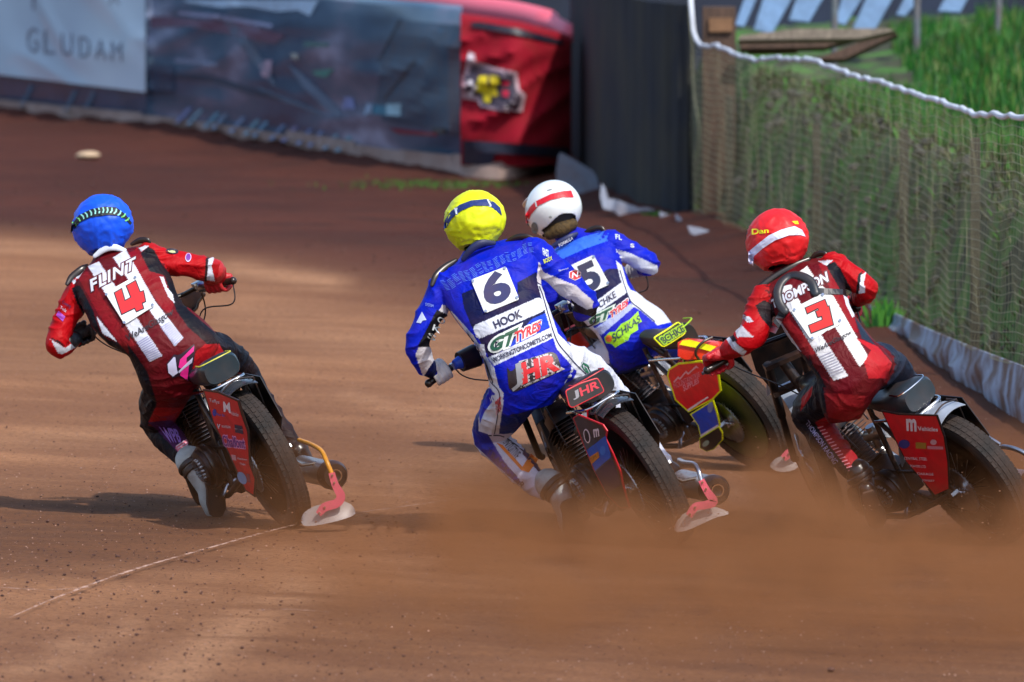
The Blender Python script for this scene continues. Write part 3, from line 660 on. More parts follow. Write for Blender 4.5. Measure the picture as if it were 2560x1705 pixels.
# plastic kick skirt under the net at the near end
sk = MB(); V2 = []
ys_ = np.linspace(rows[9][1], rows[-1][1], 60); rr = []
for k, y in enumerate(ys_):
    x = fence_x(y); zt = float(np.interp(-y, [-q[1] for q in rows], [q[2] for q in rows])); w = .03 * mnoise.noise((y * 1.6, 0, 0)); rr.append([(x - .03 + w, y, -.03), (x - .05 + w * 1.5, y, zt * .35), (x - .03 - w, y, zt * .7), (x - .02, y, zt + .01), (x - .008, y, zt + .01), (x - .01, y, -.03)])
sk.rings(rr); o = sk.build('kick_skirt', mat('mud_skirt', (150, 166, 192), .5, var=.1, dirt=1.0, dlo=.36, dhi=.58, dirtcol=(88, 58, 50), dscale=4.5, bump=.3), ne, world=True)
# ---- dark boards
DB = empty('board_fence', G(1580, 500)); tag(DB, 'tall charcoal board fence between the red bag and the net', 'fence')
DM = mat('charcoal_sheet', (30, 36, 46), .7, spec=.25, var=.25, scale=1.4, dirt=.75, dirtcol=(62, 60, 46), dscale=1.6, bump=.3, bscale=8, stretch=(3, 3, .5))
edges = [(1424, 405), (1470, 462), (1510, 492), (1562, 520), (1602, 534), (1640, 545), (1688, 552), (1737, 556)]
for a, c in ((0, 3), (3, 5), (5, 7)):
    P = edges[a:c + 1]; pts = crom(P, 8); R = []
    for k, (x, y) in enumerate(pts):
        g = G(x, y); t_ = k / (len(pts) - 1); off = -.05 * (1 - (2 * t_ - 1) ** 2) + .02 * math.sin(k * 1.3) + .06 * mnoise.noise((g.x * 9, 0, a)); ring = []
        for z in np.linspace(0, 1.62, 14): ring.append((g.x, g.y + off + .05 * mnoise.noise((g.x * 7 + z * .6, z * .8, a)), z))
        for z in np.linspace(1.62, 0, 3): ring.append((g.x + .0, g.y + .06 + off * .2, z))
        R.append(ring)
    b = MB(); b.rings(R); b.build('board', DM, DB, world=True)
TAT = mat('torn_plastic', (160, 174, 198), .5, var=.15, scale=8, dirt=.7, dscale=5)
def tatter(q, name, lab, m=TAT, dy=-.08):
    c = (sum(p[0] for p in q) / len(q), max(p[1] for p in q)); g = G(*c); o = plate(q, .012, m, Vector((g.x, g.y + dy, 0)), Vector((.0, 1, -.15)).normalized(), name, None, .002); tag(o, lab, 'plastic sheet', 'torn plastic at the foot of the boards')
tatter(roundpoly([(1398, 378), (1440, 402), (1488, 430), (1500, 470), (1490, 503), (1440, 492), (1392, 482), (1390, 430)], 12), 'plastic_sheet', 'large blue-grey plastic sheet at the foot of the boards next to the red bag', mat('grey_sheet', (92, 110, 134), .5, dirt=.6, dscale=4), -.12)
tatter([(1504, 458), (1513, 470), (1520, 496), (1545, 500), (1575, 512), (1600, 520), (1618, 518), (1650, 530), (1640, 540), (1622, 550), (1606, 540), (1590, 545), (1570, 536), (1550, 540), (1535, 528), (1508, 522), (1500, 490)], 'plastic_sheet', 'ragged whitish plastic strip along the middle of the boards')
tatter([(1648, 528), (1670, 536), (1690, 534), (1692, 552), (1672, 560), (1652, 548)], 'plastic_sheet', 'small ragged plastic scrap between the middle strip and the end of the boards')
tatter([(1688, 534), (1700, 542), (1712, 560), (1700, 573), (1692, 560)], 'plastic_sheet', 'small torn whitish scrap where the boards end')
tatter([(1718, 564), (1750, 570), (1790, 582), (1812, 590), (1798, 602), (1760, 596), (1726, 584)], 'plastic_sheet', 'long white plastic strip under the far end of the net')
# ---- inflatable fence
def air_module(name, base, top, depth, m, bulge=.10, folds=.03, fs=3.0, diag=.8, lab=None, cat=None, parent=None, seed=0, nv=22, thick=.5, squarebot=False, z0=0):
    """padded fence bag: base row and top row in photograph pixels, real depth from the base"""
    P = crom(base, 14); Tp = np.array(top); R = []
    for k, (x, y) in enumerate(P):
        g = G(x, y, 0) if z0 == 0 else None
        D = g.y + depth; zt = W(x, float(np.interp(x, Tp[:, 0], Tp[:, 1])), D).z; gx = W(x, y, D).x
        zb = z0 if z0 else 0.0; ring = []
        for j in range(nv + 1):
            v = j / nv; z = .13 + (zt - .13) * v; s = gx
            ds = s * diag + z
            f = (1 - abs(mnoise.noise((ds * fs * .5, (z - s * diag * .5) * fs * 1.6, seed)))) ** 3 * folds + mnoise.noise((s * fs, z * fs, seed + 5)) * folds * .6
            fade = min(1, v * 6) * min(1, (1 - v) * 6)
            ring.append((gx, D - bulge * math.sin(math.pi * v) ** .6 - f * fade, z))
        for a in (.4, .9, 1.4, 2.0, 2.6): ring.append((gx, D + thick * (1 - math.cos(a)) * .5, zt + .05 * math.sin(a)))
        ring += [(gx, D + thick, zt * .5), (gx, D + thick, .13), (gx, D + thick * .5, .13)]
        R.append(ring)
    b = MB(); b.rings(R); o = b.build(name, m, parent, world=bool(parent))
    if lab: tag(o, lab, cat)
    o['_b'] = 1; bv = BVHTree.FromPolygons([tuple(v) for v in b.v], b.f)
    return o, (lambda pts, lv: project(pts, bv, 80, .02 + .012 * lv))
film = bpy.data.materials.new('film_over_banner'); film.use_nodes = True; tt = film.node_tree; fb = tt.nodes['Principled BSDF']; t2 = tt.nodes.new('ShaderNodeTexCoord')
def fn(sc, st, seed=0):
    m_ = tt.nodes.new('ShaderNodeMapping'); m_.inputs['Scale'].default_value = st; m_.inputs['Location'].default_value = (seed, 0, 0); tt.links.new(t2.outputs['Object'], m_.inputs[0]); n_ = tt.nodes.new('ShaderNodeTexNoise'); n_.inputs['Scale'].default_value = sc; n_.inputs['Detail'].default_value = 4; tt.links.new(m_.outputs[0], n_.inputs[0]); return n_.outputs['Fac']
rp1 = tt.nodes.new('ShaderNodeValToRGB'); cr = rp1.color_ramp; cr.elements[0].position = .30; cr.elements[0].color = lin((38, 66, 92)) + (1,); cr.elements[1].position = .72; cr.elements[1].color = lin((150, 160, 186)) + (1,)
for pos, c in ((.42, (52, 84, 112)), (.52, (70, 98, 122)), (.60, (98, 108, 132))): e = cr.elements.new(pos); e.color = lin(c) + (1,)
tt.links.new(fn(1.6, (1, .3, 1.6), 3), rp1.inputs[0]); tt.links.new(rp1.outputs[0], fb.inputs['Base Color']); fb.inputs['Roughness'].default_value = .3; fb.inputs['Specular IOR Level'].default_value = .4; fb.inputs['Coat Weight'].default_value = .2; fb.inputs['Coat Roughness'].default_value = .15
DT = mat('navy_tarp', (50, 82, 112), .3, coat=.6, var=.3, scale=1.5, bump=.2, dirt=.4, dirtcol=(70, 62, 66), dscale=2)
TPL = [(-60, -60), (400, -30), (660, -14), (870, 6), (1060, 22), (1160, 32), (1300, 50), (1430, 92)]
mo1, mp1 = air_module('padded_barrier', [(-60, 283), (60, 296), (220, 315), (365, 329)], TPL, -.02, DT, lab='navy tarpaulin covered barrier under the white banner at far left', cat='barrier', seed=1)
mo2, mp2 = air_module('padded_barrier', [(365, 329), (420, 335), (640, 370), (860, 410), (1000, 432), (1155, 449)], TPL, -.02, film, folds=.12, fs=2.0, lab='long barrier wrapped in wrinkled grey-blue film in the middle', cat='barrier', seed=2)
red_bag = mat('red_bag', (140, 12, 34), .8, spec=.2, var=.12, scale=2, bump=.2, dirt=.15)
mo3, mp3 = air_module('padded_barrier', [(1152, 450), (1290, 453), (1370, 449), (1428, 442)], [(1150, 50), (1180, 53), (1300, 70), (1400, 97), (1432, 110)], -.16, red_bag, folds=.10, fs=2.8, bulge=.05, lab='red padded bag with a badge at the end of the barriers', cat='barrier', seed=3)
# lower border of the red bag is dark
HM_ = mat('dark_hem', (34, 46, 70), .5, dirt=.5, dirtcol=(80, 66, 66), dscale=3)
for y0, y1 in ((350, 378), (378, 410)): strip([(mp3([(x, y0 + (x - 1155) * .07)], 1)[0], mp3([(x, y1 + (x - 1155) * .06)], 1)[0]) for x in np.linspace(1158, 1422, 24)], HM_, 'dark_hem', mo3)
poly_decal([(1175, 56), (1200, 55), (1300, 72), (1385, 95), (1412, 104), (1400, 112), (1290, 86), (1180, 68)], (14, 18, 40), mp3, mo3, 'top_strap', 1)
Z2 = zoomer(760, 0, 3.267); Z1 = zoomer(0, 0, 2.738)
poly_decal(Z2((1330, 480), (1350, 420), (1395, 440), (1400, 500), (1560, 550), (1740, 590), (1760, 730), (1812, 775), (1785, 912), (1600, 905), (1440, 870), (1415, 822), (1288, 805), (1300, 640)), (176, 150, 160), mp3, mo3, 'badge', 1)
poly_decal(Z2((1370, 530), (1550, 575), (1710, 610), (1735, 740), (1780, 790), (1760, 885), (1600, 878), (1460, 845), (1440, 790), (1330, 770), (1330, 640)), (66, 58, 74), mp3, mo3, 'badge', 2)
for i, (a, c) in enumerate(((1340, 440), (1310, 610), (1345, 650), (1310, 700), (1345, 740), (1385, 560), (1380, 700))): poly_decal(Z2((a, c), (a + 36, c + 6), (a + 34, c + 44), (a - 2, c + 38)), (24, 24, 46) if i % 2 else (214, 208, 216), lambda p, l: [v - Vector((0, .03, 0)) for v in mp3(p, 2)], mo3, 'checker')
for q, c in ((((1430, 620), (1500, 615), (1490, 690), (1530, 740), (1520, 840), (1470, 830), (1460, 760), (1395, 740)), (214, 196, 20)), (((1520, 610), (1590, 620), (1600, 680), (1560, 690), (1585, 780), (1540, 790), (1520, 700)), (206, 186, 24)), (((1615, 655), (1680, 665), (1672, 700), (1620, 695)), (190, 20, 60)), (((1620, 735), (1675, 740), (1668, 790), (1622, 785)), (190, 20, 60))): poly_decal(Z2(*q), c, lambda p, l: [v - Vector((0, .03, 0)) for v in mp3(p, 2)], mo3, 'badge_letter')
poly_decal(Z2((770, 165), (1290, 205), (1285, 420), (1180, 1060), (640, 990), (585, 830), (640, 420)), (44, 74, 100), mp2, mo2, 'film_print_crease', 0)
# prints and tapes on the film, plus streaks painting the folds' highlights and shade
for q, c in ((Z1((1250, 0), (2180, 0), (2120, 110), (2040, 70), (1900, 80), (1700, 45), (1500, 50), (1300, 20)), (176, 206, 232)), (Z1((1500, 110), (1570, 120), (1760, 340), (1900, 600), (1850, 560), (1660, 330)), (84, 108, 132)), (Z1((1960, 430), (2040, 480), (2300, 720), (2350, 800), (2280, 790), (2080, 600)), (92, 120, 148)), (Z1((1720, 590), (1800, 600), (2050, 700), (2340, 830), (2240, 800), (1960, 700)), (84, 112, 138)), (Z1((1200, 500), (1500, 530), (1720, 600), (1980, 700), (1700, 640), (1450, 560), (1200, 530)), (42, 68, 92)), (Z1((1020, 430), (1190, 450), (1190, 640), (1020, 640)), (36, 62, 92)), (Z1((1220, 75), (1520, 105), (1860, 165), (1865, 190), (1500, 130), (1222, 100)), (150, 156, 190)), (Z1((1200, 395), (1500, 430), (1500, 455), (1200, 430)), (120, 132, 160)), (Z1((1030, 110), (1640, 150), (1960, 240), (1880, 300), (1300, 180), (1030, 190)), (104, 82, 108)), (Z1((1770, 420), (1860, 410), (1850, 540), (1790, 520)), (176, 150, 170)), (Z1((1990, 360), (2040, 370), (2040, 410), (1995, 400)), (170, 176, 170)), (Z2((510, 850), (560, 840), (550, 920), (485, 945)), (140, 170, 200)), (Z2((570, 855), (670, 865), (665, 940), (560, 930)), (34, 120, 150)), (Z2((670, 850), (795, 845), (785, 945), (670, 940)), (150, 196, 214)), (Z2((330, 790), (400, 800), (420, 890), (310, 890)), (120, 136, 190)), (Z2((60, 580), (250, 560), (180, 630), (100, 620)), (70, 140, 130)), (Z2((0, 340), (200, 350), (200, 380), (0, 380)), (70, 120, 120)), (Z2((690, 1040), (860, 1060), (1090, 1085), (1085, 1112), (760, 1090)), (120, 24, 56)), (Z2((770, 160), (800, 160), (620, 480), (590, 520)), (24, 40, 62)), (Z2((900, 480), (920, 500), (660, 820), (640, 810)), (22, 38, 60)), (Z2((1050, 1040), (1160, 1050), (1160, 1095), (1050, 1085)), (20, 22, 34)), (Z2((1180, 400), (1290, 260), (1300, 420), (1270, 1090), (1180, 1100)), (72, 74, 92))):
    poly_decal(q, c, mp2, mo2, 'film_print_crease', 1)
text_decal('RACE', Z1((1240, 545), (1420, 575), (1420, 620), (1240, 595)), (96, 112, 132), mp2, mo2) if 0 else None
# strap strip at the foot: slanting light straps
for x in [470, 498, 540, 560, 604, 640, 662, 705, 735, 772, 800, 838, 870]:
    q = [(x, 268 + (x - 470) * .18), (x + 11, 269 + (x - 470) * .18), (x - 22, 306 + (x - 470) * .18), (x - 34, 306 + (x - 470) * .18)]; poly_decal(q, (random.randint(96, 140), random.randint(136, 170), 190), mp2, mo2, 'strap', 1)
for x in (60, 170, 215): poly_decal([(x + 14, 205 + x * .12), (x + 24, 206 + x * .12), (x, 258 + x * .1), (x - 12, 258 + x * .1)], (80, 112, 140), mp1, mo1, 'strap', 1)
# white banner hung in front of the first barrier
bw = mat('banner_cloth', (204, 232, 255), .35, coat=1, var=.05, scale=1.2, bump=.15, bscale=6)
BL_ = crom([(-60, 283), (60, 296), (220, 315), (365, 329)], 14); R = []
for x in np.linspace(-60, 364, 44):
    g = G(x, float(np.interp(x, BL_[:, 0], BL_[:, 1]))); col = []
    for yv in np.linspace(-70, 186 + (x) * .122, 30):
        p = W(x, yv, g.y - .24); f = (1 - abs(mnoise.noise(((p.x + p.z * .9) * 1.8, (p.z - p.x * .4) * .9, 3)))) ** 4 * .07; col.append((p.x, p.y - f - .02, p.z))
    R.append(col + [(c[0], c[1] + .006, c[2]) for c in reversed(col)])
b = MB(); b.rings(R); bn = b.build('banner', bw); tag(bn, 'white banner with faint grey capitals hanging over the barrier at far left', 'banner')
bvb = BVHTree.FromPolygons([tuple(Vector(v)) for v in b.v], b.f); mpb = lambda pts, lv: project(pts, bvb, 80, .012 + .01 * lv)
for ch, x in zip('GLUDAM', (82, 124, 168, 212, 252, 292)): text_decal(ch, [(x - 15, 68 + (x - 82) * .17), (x + 13, 70 + (x - 82) * .17), (x + 13, 132 + (x - 82) * .1), (x - 15, 130 + (x - 82) * .1)], (132, 146, 166), mpb, bn)
for ch, x, y in (('Y', 84, 8), ('X', 286, -6)): text_decal(ch, [(x - 14, y - 36), (x + 12, y - 34), (x + 12, y + 18), (x - 14, y + 16)], (140, 156, 178), mpb, bn)
# inflated pink-red tube above
b = MB(); rows = crom([(850, -30, 84), (960, -8, 83), (1080, 8, 82), (1180, 22, 81), (1280, 36, 80.2), (1370, 58, 79.4), (1426, 84, 78.6)], 8)
b.tube([W(x, y, d) for x, y, d in rows], [.13] * 8 + [.115] * (len(rows) - 16) + [.08] * 8, 20, round_ends=True); o = b.build('air_tube', mat('pink_tube', (236, 104, 122), .45, var=.08, scale=1)); tag(o, 'pink-red inflated tube lying along the top of the barriers', 'air tube')
# kickboards at the foot
KB = mat('kickboard', (158, 138, 130), .8, var=.2, scale=2, dirt=.7, dirtcol=(120, 88, 74), dscale=2.5, bump=.4)
pk = crom([(-60, 283), (220, 315), (420, 335), (640, 370), (860, 410), (1000, 432), (1155, 449), (1290, 452), (1380, 436), (1426, 418)], 6)
kb = empty('kickboard', G(640, 370)); tag(kb, 'low row of dusty grey-brown kickboards along the foot of the barriers', 'kickboard'); seg = 0
for k in range(0, len(pk) - 5, 5):
    R = []
    for x, y in pk[k:k + 6]:
        g = G(x, y); hh = (.165 if k < 20 else .2) * (1 + .06 * math.sin(seg * 2.1)); R.append([(g.x, g.y - .19 + .015 * math.sin(seg), -.02), (g.x, g.y - .17, hh * .6), (g.x, g.y - .14 + .02 * math.sin(seg * 3), hh), (g.x, g.y - .10, hh), (g.x, g.y - .1, -.02)])
    b = MB(); b.rings(R); b.build('plank', KB, kb, world=True); seg += 1
# weed tuft in front of the net next to the number 3 rider
def tuft(px, py, h, n, lab, z=0):
    g = G(px, py); V = []; F = []
    for _ in range(n):
        a = random.random() * 6.28; r_ = random.random() * .09; L_ = h * random.uniform(.5, 1); x, y = g.x + r_ * math.cos(a), g.y + r_ * math.sin(a) * .8; o = len(V); w = .012; bx = (random.random() - .5) * .16
        V += [(x - w * .4, y, z), (x + w * .4, y, z), (x + bx * .5 + w, y, z + L_ * .6), (x + bx * .5 - w, y, z + L_ * .6), (x + bx, y, z + L_ * .95)]; F += [(o, o + 1, o + 2, o + 3), (o + 3, o + 2, o + 4)]
    me = bpy.data.meshes.new('weed'); me.from_pydata(V, [], F); me.materials.append(WD[3]); me.materials.append(GR[0]); me.polygons.foreach_set('material_index', [i % 3 == 0 for i in range(len(F))]); o = link_mesh('weed', me, None, False); tag(o, lab, 'weed')
tuft(2212, 832, .24, 70, 'green weed tuft growing at the foot of the net beside the number 3 rider')
tuft(1640, 555, .10, 30, 'tiny weed growing where the dark boards meet the earth')
# ---------------------------------------------------------------- motorcycles (bike frame: x right, y forward, z up, origin at the rear tyre's contact)
BLK = mat('black_frame', (17, 17, 20), .4, var=.2, dirt=.45, dscale=14)
RUB = mat('tyre_rubber', (28, 25, 24), .85, var=.15, scale=9, dirt=.5, dirtcol=(76, 55, 44), dscale=7, bump=.3, bscale=160)
ALU = mat('aluminium', (190, 195, 202), .28, metal=1, dirt=.35, dscale=16)
DAL = mat('dark_alloy', (44, 45, 50), .45, metal=1, dirt=.5, dscale=12)
CHR = mat('chrome', (225, 228, 232), .12, metal=1, dirt=.15, dscale=20)
STEELD = mat('exhaust_steel', (196, 194, 190), .33, metal=1, var=.25, scale=8, dirt=.4)
PLB = mat('black_plastic', (13, 14, 17), .28, var=.15, dirt=.25, dscale=12)
CARB = mat('carbon', (40, 46, 54), .2, var=.3, scale=50, dirt=.15)
def wheel(parent, name, cen, R, tr, tw, rimm, disc=None, spokes=36, rot=None, hubw=.07, tread=True):
    rot = rot or Matrix.Identity(3); ax = rot @ Vector((1, 0, 0)); c = Vector(cen)
    b = MB(); Rm = R - tr
    rr = Rm - tr * .55
    b.lathe(c, ax, [(-.028, rr), (-.028, rr + .018), (-.02, rr + .018), (-.018, rr + .006), (.018, rr + .006), (.02, rr + .018), (.028, rr + .018), (.028, rr), (-.028, rr)], 64)
    b.lathe(c, ax, [(-hubw, .012), (-hubw, .034), (-hubw + .008, .036), (-hubw * .5, .02), (hubw * .5, .02), (hubw - .008, .036), (hubw, .034), (hubw, .012)], 24)
    w = b.build(name, rimm, parent)
    t = MB(); prof = []
    for j in range(15):   # squared-off dirt track carcass
        a = math.pi * (j / 14) ; x = -math.cos(a); s = math.sin(a)
        prof.append((math.copysign(abs(x) ** .8, x) * tw, Rm + math.copysign(abs(s) ** .55, s) * tr))
    prof = [(-tw * .55, rr + .012), (-tw * .9, Rm - tr * .35)] + prof + [(tw * .9, Rm - tr * .35), (tw * .55, rr + .012)]
    t.lathe(c, ax, prof, 96)
    if tread:
        u = ax.orthogonal().normalized(); v = ax.cross(u); K = 64
        for k in range(K):
            for j, (xo, ww) in enumerate(((-.72, .3), (-.25, .34), (.25, .34), (.72, .3))):
                a = 2 * math.pi * (k + (.5 if j % 2 else 0)) / K; d = u * math.cos(a) + v * math.sin(a); tn = -u * math.sin(a) + v * math.cos(a)
                hr = Rm + tr * (1.0 if abs(xo) < .5 else .86)
                M3 = Matrix((ax, tn, d)).transposed(); t.box(c + ax * (xo * tw) + d * (hr - .0022), (ww * tw, 2 * math.pi * R / K * .8, .008), M3)
    t.build('tyre', RUB, w)
    s = MB(); u = ax.orthogonal().normalized(); v = ax.cross(u)
    for k in range(spokes):
        a = 2 * math.pi * k / spokes; a2 = a + (.35 if k % 4 < 2 else -.35); sd = 1 if k % 2 else -1
        s.tube([c + ax * sd * (hubw - .006) + (u * math.cos(a2) + v * math.sin(a2)) * .034, c + (u * math.cos(a) + v * math.sin(a)) * (rr + .003)], .0016, 4)
    s.build('spokes', ALU, w)
    if disc:
        q = MB(); q.lathe(c - ax * .045, ax, [(-.003, .04), (-.004, rr * .96), (0, rr * .97), (.003, rr * .96), (.003, .04)], 48); q.build('wheel_cover', disc, w)
    return w
def generic_deflector(root, am, P):
    b = MB(); b.tube([(.115, .02, .40), (.155, -.12, .41), (.18, -.22, .36), (.19, -.27, .27)], .011, 10, sm=5); b.tube([(.12, .1, .52), (.14, .0, .5), (.155, -.10, .42)], .009, 10)
    P('deflector_arm', b, am)
    b = MB(); R = []
    for x, y, z, w in ((.20, -.275, .29, .018), (.205, -.30, .21, .02), (.2, -.33, .15, .024), (.155, -.36, .115, .028), (.09, -.375, .105, .03), (.03, -.375, .085, .026), (.0, -.37, .06, .018)):
        R.append((x, y, z, w))
    rows = crom(R, 4); ring = []
    for i, (x, y, z, w) in enumerate(rows):
        j0, j1 = rows[max(i - 1, 0)], rows[min(i + 1, len(rows) - 1)]; d = Vector((j1[0] - j0[0], 0, j1[2] - j0[2])).normalized(); nrm = Vector((-d.z, 0, d.x))
        p = Vector((x, y, z)); ring.append([p + nrm * w, p + nrm * w + Vector((0, -.006, 0)), p - nrm * w + Vector((0, -.006, 0)), p - nrm * w])
    b.rings(ring); fl = P('deflector_bracket', b, mat('pink_plastic', (222, 92, 112), .4, dirt=.3, dscale=10))
    for x, y, z in ((.2, -.285, .26), (.2, -.29, .23), (.03, -.385, .088), (.1, -.385, .11)): b = MB(); b.cyl((x, y, z), (x, y - .012, z), .006, n=8); b.build('bolt', CHR, fl)
    b = MB(); rows = []
    for k in range(13):
        t = k / 12; x = -.10 + .27 * t; hh = .045 * math.sin(math.pi * min(1, max(0.02, t * .93 + .04))) ** .55
        cz = .052 + .03 * t; bow = -.37 - .05 * math.sin(math.pi * t)
        rows.append([(x, bow - .012, cz + hh * .62), (x, bow - .03, cz - hh * .9), (x, bow - .026, cz - hh * .92), (x, bow - .007, cz + hh * .62)])
    b.rings(rows); P('deflector_flap', b, mat('flap_plastic', (186, 176, 172), .45, var=.1, dirt=.4, dscale=10))
def deflector_px(D, arm, bracket, flap, dep=-.46):
    """deflector given by photograph pixels: arm (x, y, depth), bracket (x, y, half width px), flap rows (x, y top, y bottom)"""
    def f(root, am):
        b = MB(); b.tube([W(x, y, D + d) for x, y, d in arm], .0105, 12, sm=6); b.build('deflector_arm', am, root, world=True)
        rows = crom(bracket, 5); R = []; sc = D / FPX
        for i, (x, y, w) in enumerate(rows):
            j0, j1 = rows[max(i - 1, 0)], rows[min(i + 1, len(rows) - 1)]; d = Vector((j1[0] - j0[0], -(j1[1] - j0[1]))).normalized(); nn = Vector((-d.y, 0, d.x)) * w * sc
            p = W(x, y, D + dep); e = Vector((0, .006, 0)); R.append([p + nn, p + nn + e, p - nn + e, p - nn])
        b = MB(); b.rings(R); fl = b.build('deflector_bracket', mat('pink_plastic', (222, 92, 112), .4, dirt=.3, dscale=10), root, world=True)
        for k in (1, 4, -2, -6):
            p = W(rows[k][0], rows[k][1], D + dep); b = MB(); b.cyl(p, p + Vector((0, -.008, 0)), .005, n=8); b.build('bolt', CHR, fl, world=True)
        rows = crom(flap, 4); R = []; n = len(rows)
        for i, (x, y0, y1) in enumerate(rows):
            t = 2 * i / (n - 1) - 1; dd = dep + .012 + .05 * t * t; a = W(x, y0, D + dd + .03); c = W(x, y1, D + dd); m_ = (a + c) / 2 + Vector((0, .012, 0)); e = Vector((0, .006, 0)); R.append([a, a + e, m_ + e, c + e, c, m_])
        b = MB(); b.rings(R); b.build('deflector_flap', mat('flap_plastic', (186, 176, 172), .45, var=.1, dirt=.4, dscale=10), root, world=True)
    return f
def make_bike(px, py, theta, psi, label, cfg):
    g = G(px, py); th = math.radians(theta); ps = math.radians(psi)
    Rm = Matrix.Rotation(ps, 3, 'Z') @ Matrix.Rotation(-th, 3, 'Y')
    root = empty('motorcycle', (g.x, g.y, .05 * (1 - math.cos(th)) + cfg.get('sink', -.004)), Rm)
    tag(root, label, 'motorcycle', 'speedway motorcycles racing round the bend')
    P = lambda n, b, m=None, par=None, **k: b.build(n, m, par or root, **k)
    wheel(root, 'rear_wheel', (0, 0, .335), .335, .05, .05, cfg.get('rim', DAL), cfg.get('disc'))
    # sprocket, chain, gearbox
    b = MB(); b.lathe((-.085, 0, .335), (1, 0, 0), [(-.003, .05), (-.003, .118), (.003, .118), (.003, .05), (-.003, .05)], 40)
    for k in range(40):
        a = k * math.pi / 20; b.box((-.085, .121 * math.cos(a), .335 + .121 * math.sin(a)), (.005, .008, .008), Matrix.Rotation(a, 3, 'X'))
    P('sprocket', b, ALU)
    b = MB()
    for (y0, z0, y1, z1) in ((0, .456, .5, .40), (0, .214, .5, .33)):
        n = 44
        for k in range(n):
            t = (k + .5) / n; b.box((-.085, y0 + (y1 - y0) * t, z0 + (z1 - z0) * t - .012 * math.sin(math.pi * t)), (.012 if k % 2 else .007, .0105, .012))
    tag(P('chain', b, DAL), kind='stuff')
    # frame
    b = MB(); hd = (0, 1.0, .80)
    b.tube([(0, .98, .72), (0, 1.03, .60 + .3)], .026, 14)
    b.tube([hd, (0, .8, .83), (0, .5, .74), (0, .36, .66)], .019, 12, sm=5)
    for s in (-1, 1):
        b.tube([(0, 1.0, .76), (s * .06, .9, .45), (s * .085, .82, .17), (s * .085, .6, .14), (s * .09, .38, .2), (s * .095, 0, .335)], .014, 10, sm=5)
        b.tube([(s * .06, .42, .69), (s * .10, .2, .55), (s * .10, 0, .345)], .012, 10, sm=4)
        b.tube([(s * .04, .45, .72), (s * .06, .45, .45), (s * .085, .42, .17)], .013, 10)
    P('frame', b, cfg.get('framem', BLK))
    b = MB(); b.tube([(-.085, .38, .68), (-.09, .2, .705), (-.08, .05, .72), (0, .03, .724), (.08, .05, .72), (.09, .2, .705), (.085, .38, .68)], .0075, 10, sm=5)
    b.tube([(-.10, .2, .55), (-.1, .12, .62), (-.08, .05, .72)], .007, 8); b.tube([(.10, .2, .55), (.1, .12, .62), (.08, .05, .72)], .007, 8)
    P('seat_loop', b, CHR)
    # axle ends and adjusters
    b = MB(); b.cyl((-.125, 0, .335), (.125, 0, .335), .009)
    for s in (-1, 1):
        b.box((s * .098, .02, .335), (.014, .10, .045)); b.cyl((s * .105, 0, .335), (s * .135, 0, .335), .016, n=6); b.cyl((s * .098, -.03, .335), (s * .098, -.085, .335), .006, n=8); b.cyl((s * .098, -.055, .335), (s * .098, -.063, .335), .011, n=6)
    P('axle', b, ALU, bevel=0)
    # engine: crankcase, barrel with fins, head, clutch, primary
    b = MB(); b.lathe((-.07, .74, .26), (1, 0, 0), [(0, .02), (0, .115), (.01, .125), (.12, .125), (.13, .115), (.13, .02)], 36)
    b.box((0, .62, .3), (.11, .22, .16)); b.box((0, .62, .17), (.1, .34, .05))
    dv = Vector((0, .42, .9)).normalized(); c0 = Vector((0, .76, .34))
    Rf = dv.to_track_quat('Z', 'Y').to_matrix()
    for k in range(11):
        b.box(c0 + dv * (.03 + .018 * k), (.15 if k < 8 else .17, .15, .006), Rf)
    b.cyl(c0, c0 + dv * .22, .052)
    b.box(c0 + dv * .255, (.12, .15, .06), Rf); b.box(c0 + dv * .30, (.09, .10, .04), Rf)
    P('engine', b, DAL, bevel=.004)
    b = MB(); b.lathe((-.165, .47, .33), (1, 0, 0), [(-.012, .01), (-.012, .055), (-.004, .085), (.01, .092), (.07, .09), (.08, .07), (.08, .01)], 40)
    P('clutch', b, DAL)
    b = MB(); poly = []
    for k in range(13): a = math.pi / 2 + math.pi * k / 12 + 0; poly.append((-.15, .47 + .108 * math.cos(a), .33 + .108 * math.sin(a)))
    for k in range(13): a = -math.pi / 2 + math.pi * k / 12; poly.append((-.15, .75 + .085 * math.cos(a), .25 + .085 * math.sin(a)))
    b.prism(poly, (.035, 0, 0)); P('primary_cover', b, PLB, bevel=.008)
    b = MB()
    for k in range(16):
        a = k * math.pi / 8; b.cyl((-.19, .47 + .05 * math.cos(a), .33 + .05 * math.sin(a)), (-.165, .47 + .05 * math.cos(a), .33 + .05 * math.sin(a)), .008, n=8)
    tag(P('clutch_springs', b, ALU), kind='stuff')
    # carburettor, tank
    b = MB(); b.cyl((.0, .66, .52), (.0, .54, .55), .028); b.cyl((.0, .54, .55), (0, .46, .58), .036, .045); b.cyl((0, .6, .47), (0, .6, .58), .024)
    P('carburettor', b, ALU)
    b = MB(); b.ball((0, .76, .80), (.085, .2, .065)); P('fuel_tank', b, cfg.get('tank', PLB))
    # seat
    b = MB(); R = []
    for y, z, w, h in [(y, z, w * cfg.get('sw', 1.1), h) for y, z, w, h in ((.46, .765, .05, .025), (.40, .76, .065, .035), (.32, .756, .075, .04), (.22, .768, .084, .05), (.13, .785, .088, .06), (.075, .788, .086, .062), (.05, .787, .076, .052))]:
        R.append([(w * math.copysign(abs(math.cos(a)) ** .6, math.cos(a)), y, z + h * math.copysign(abs(math.sin(a)) ** .7, math.sin(a))) for a in [2 * math.pi * k / 28 for k in range(28)]])
    b.rings(R); st = P('seat', b, cfg.get('seat', PLB))
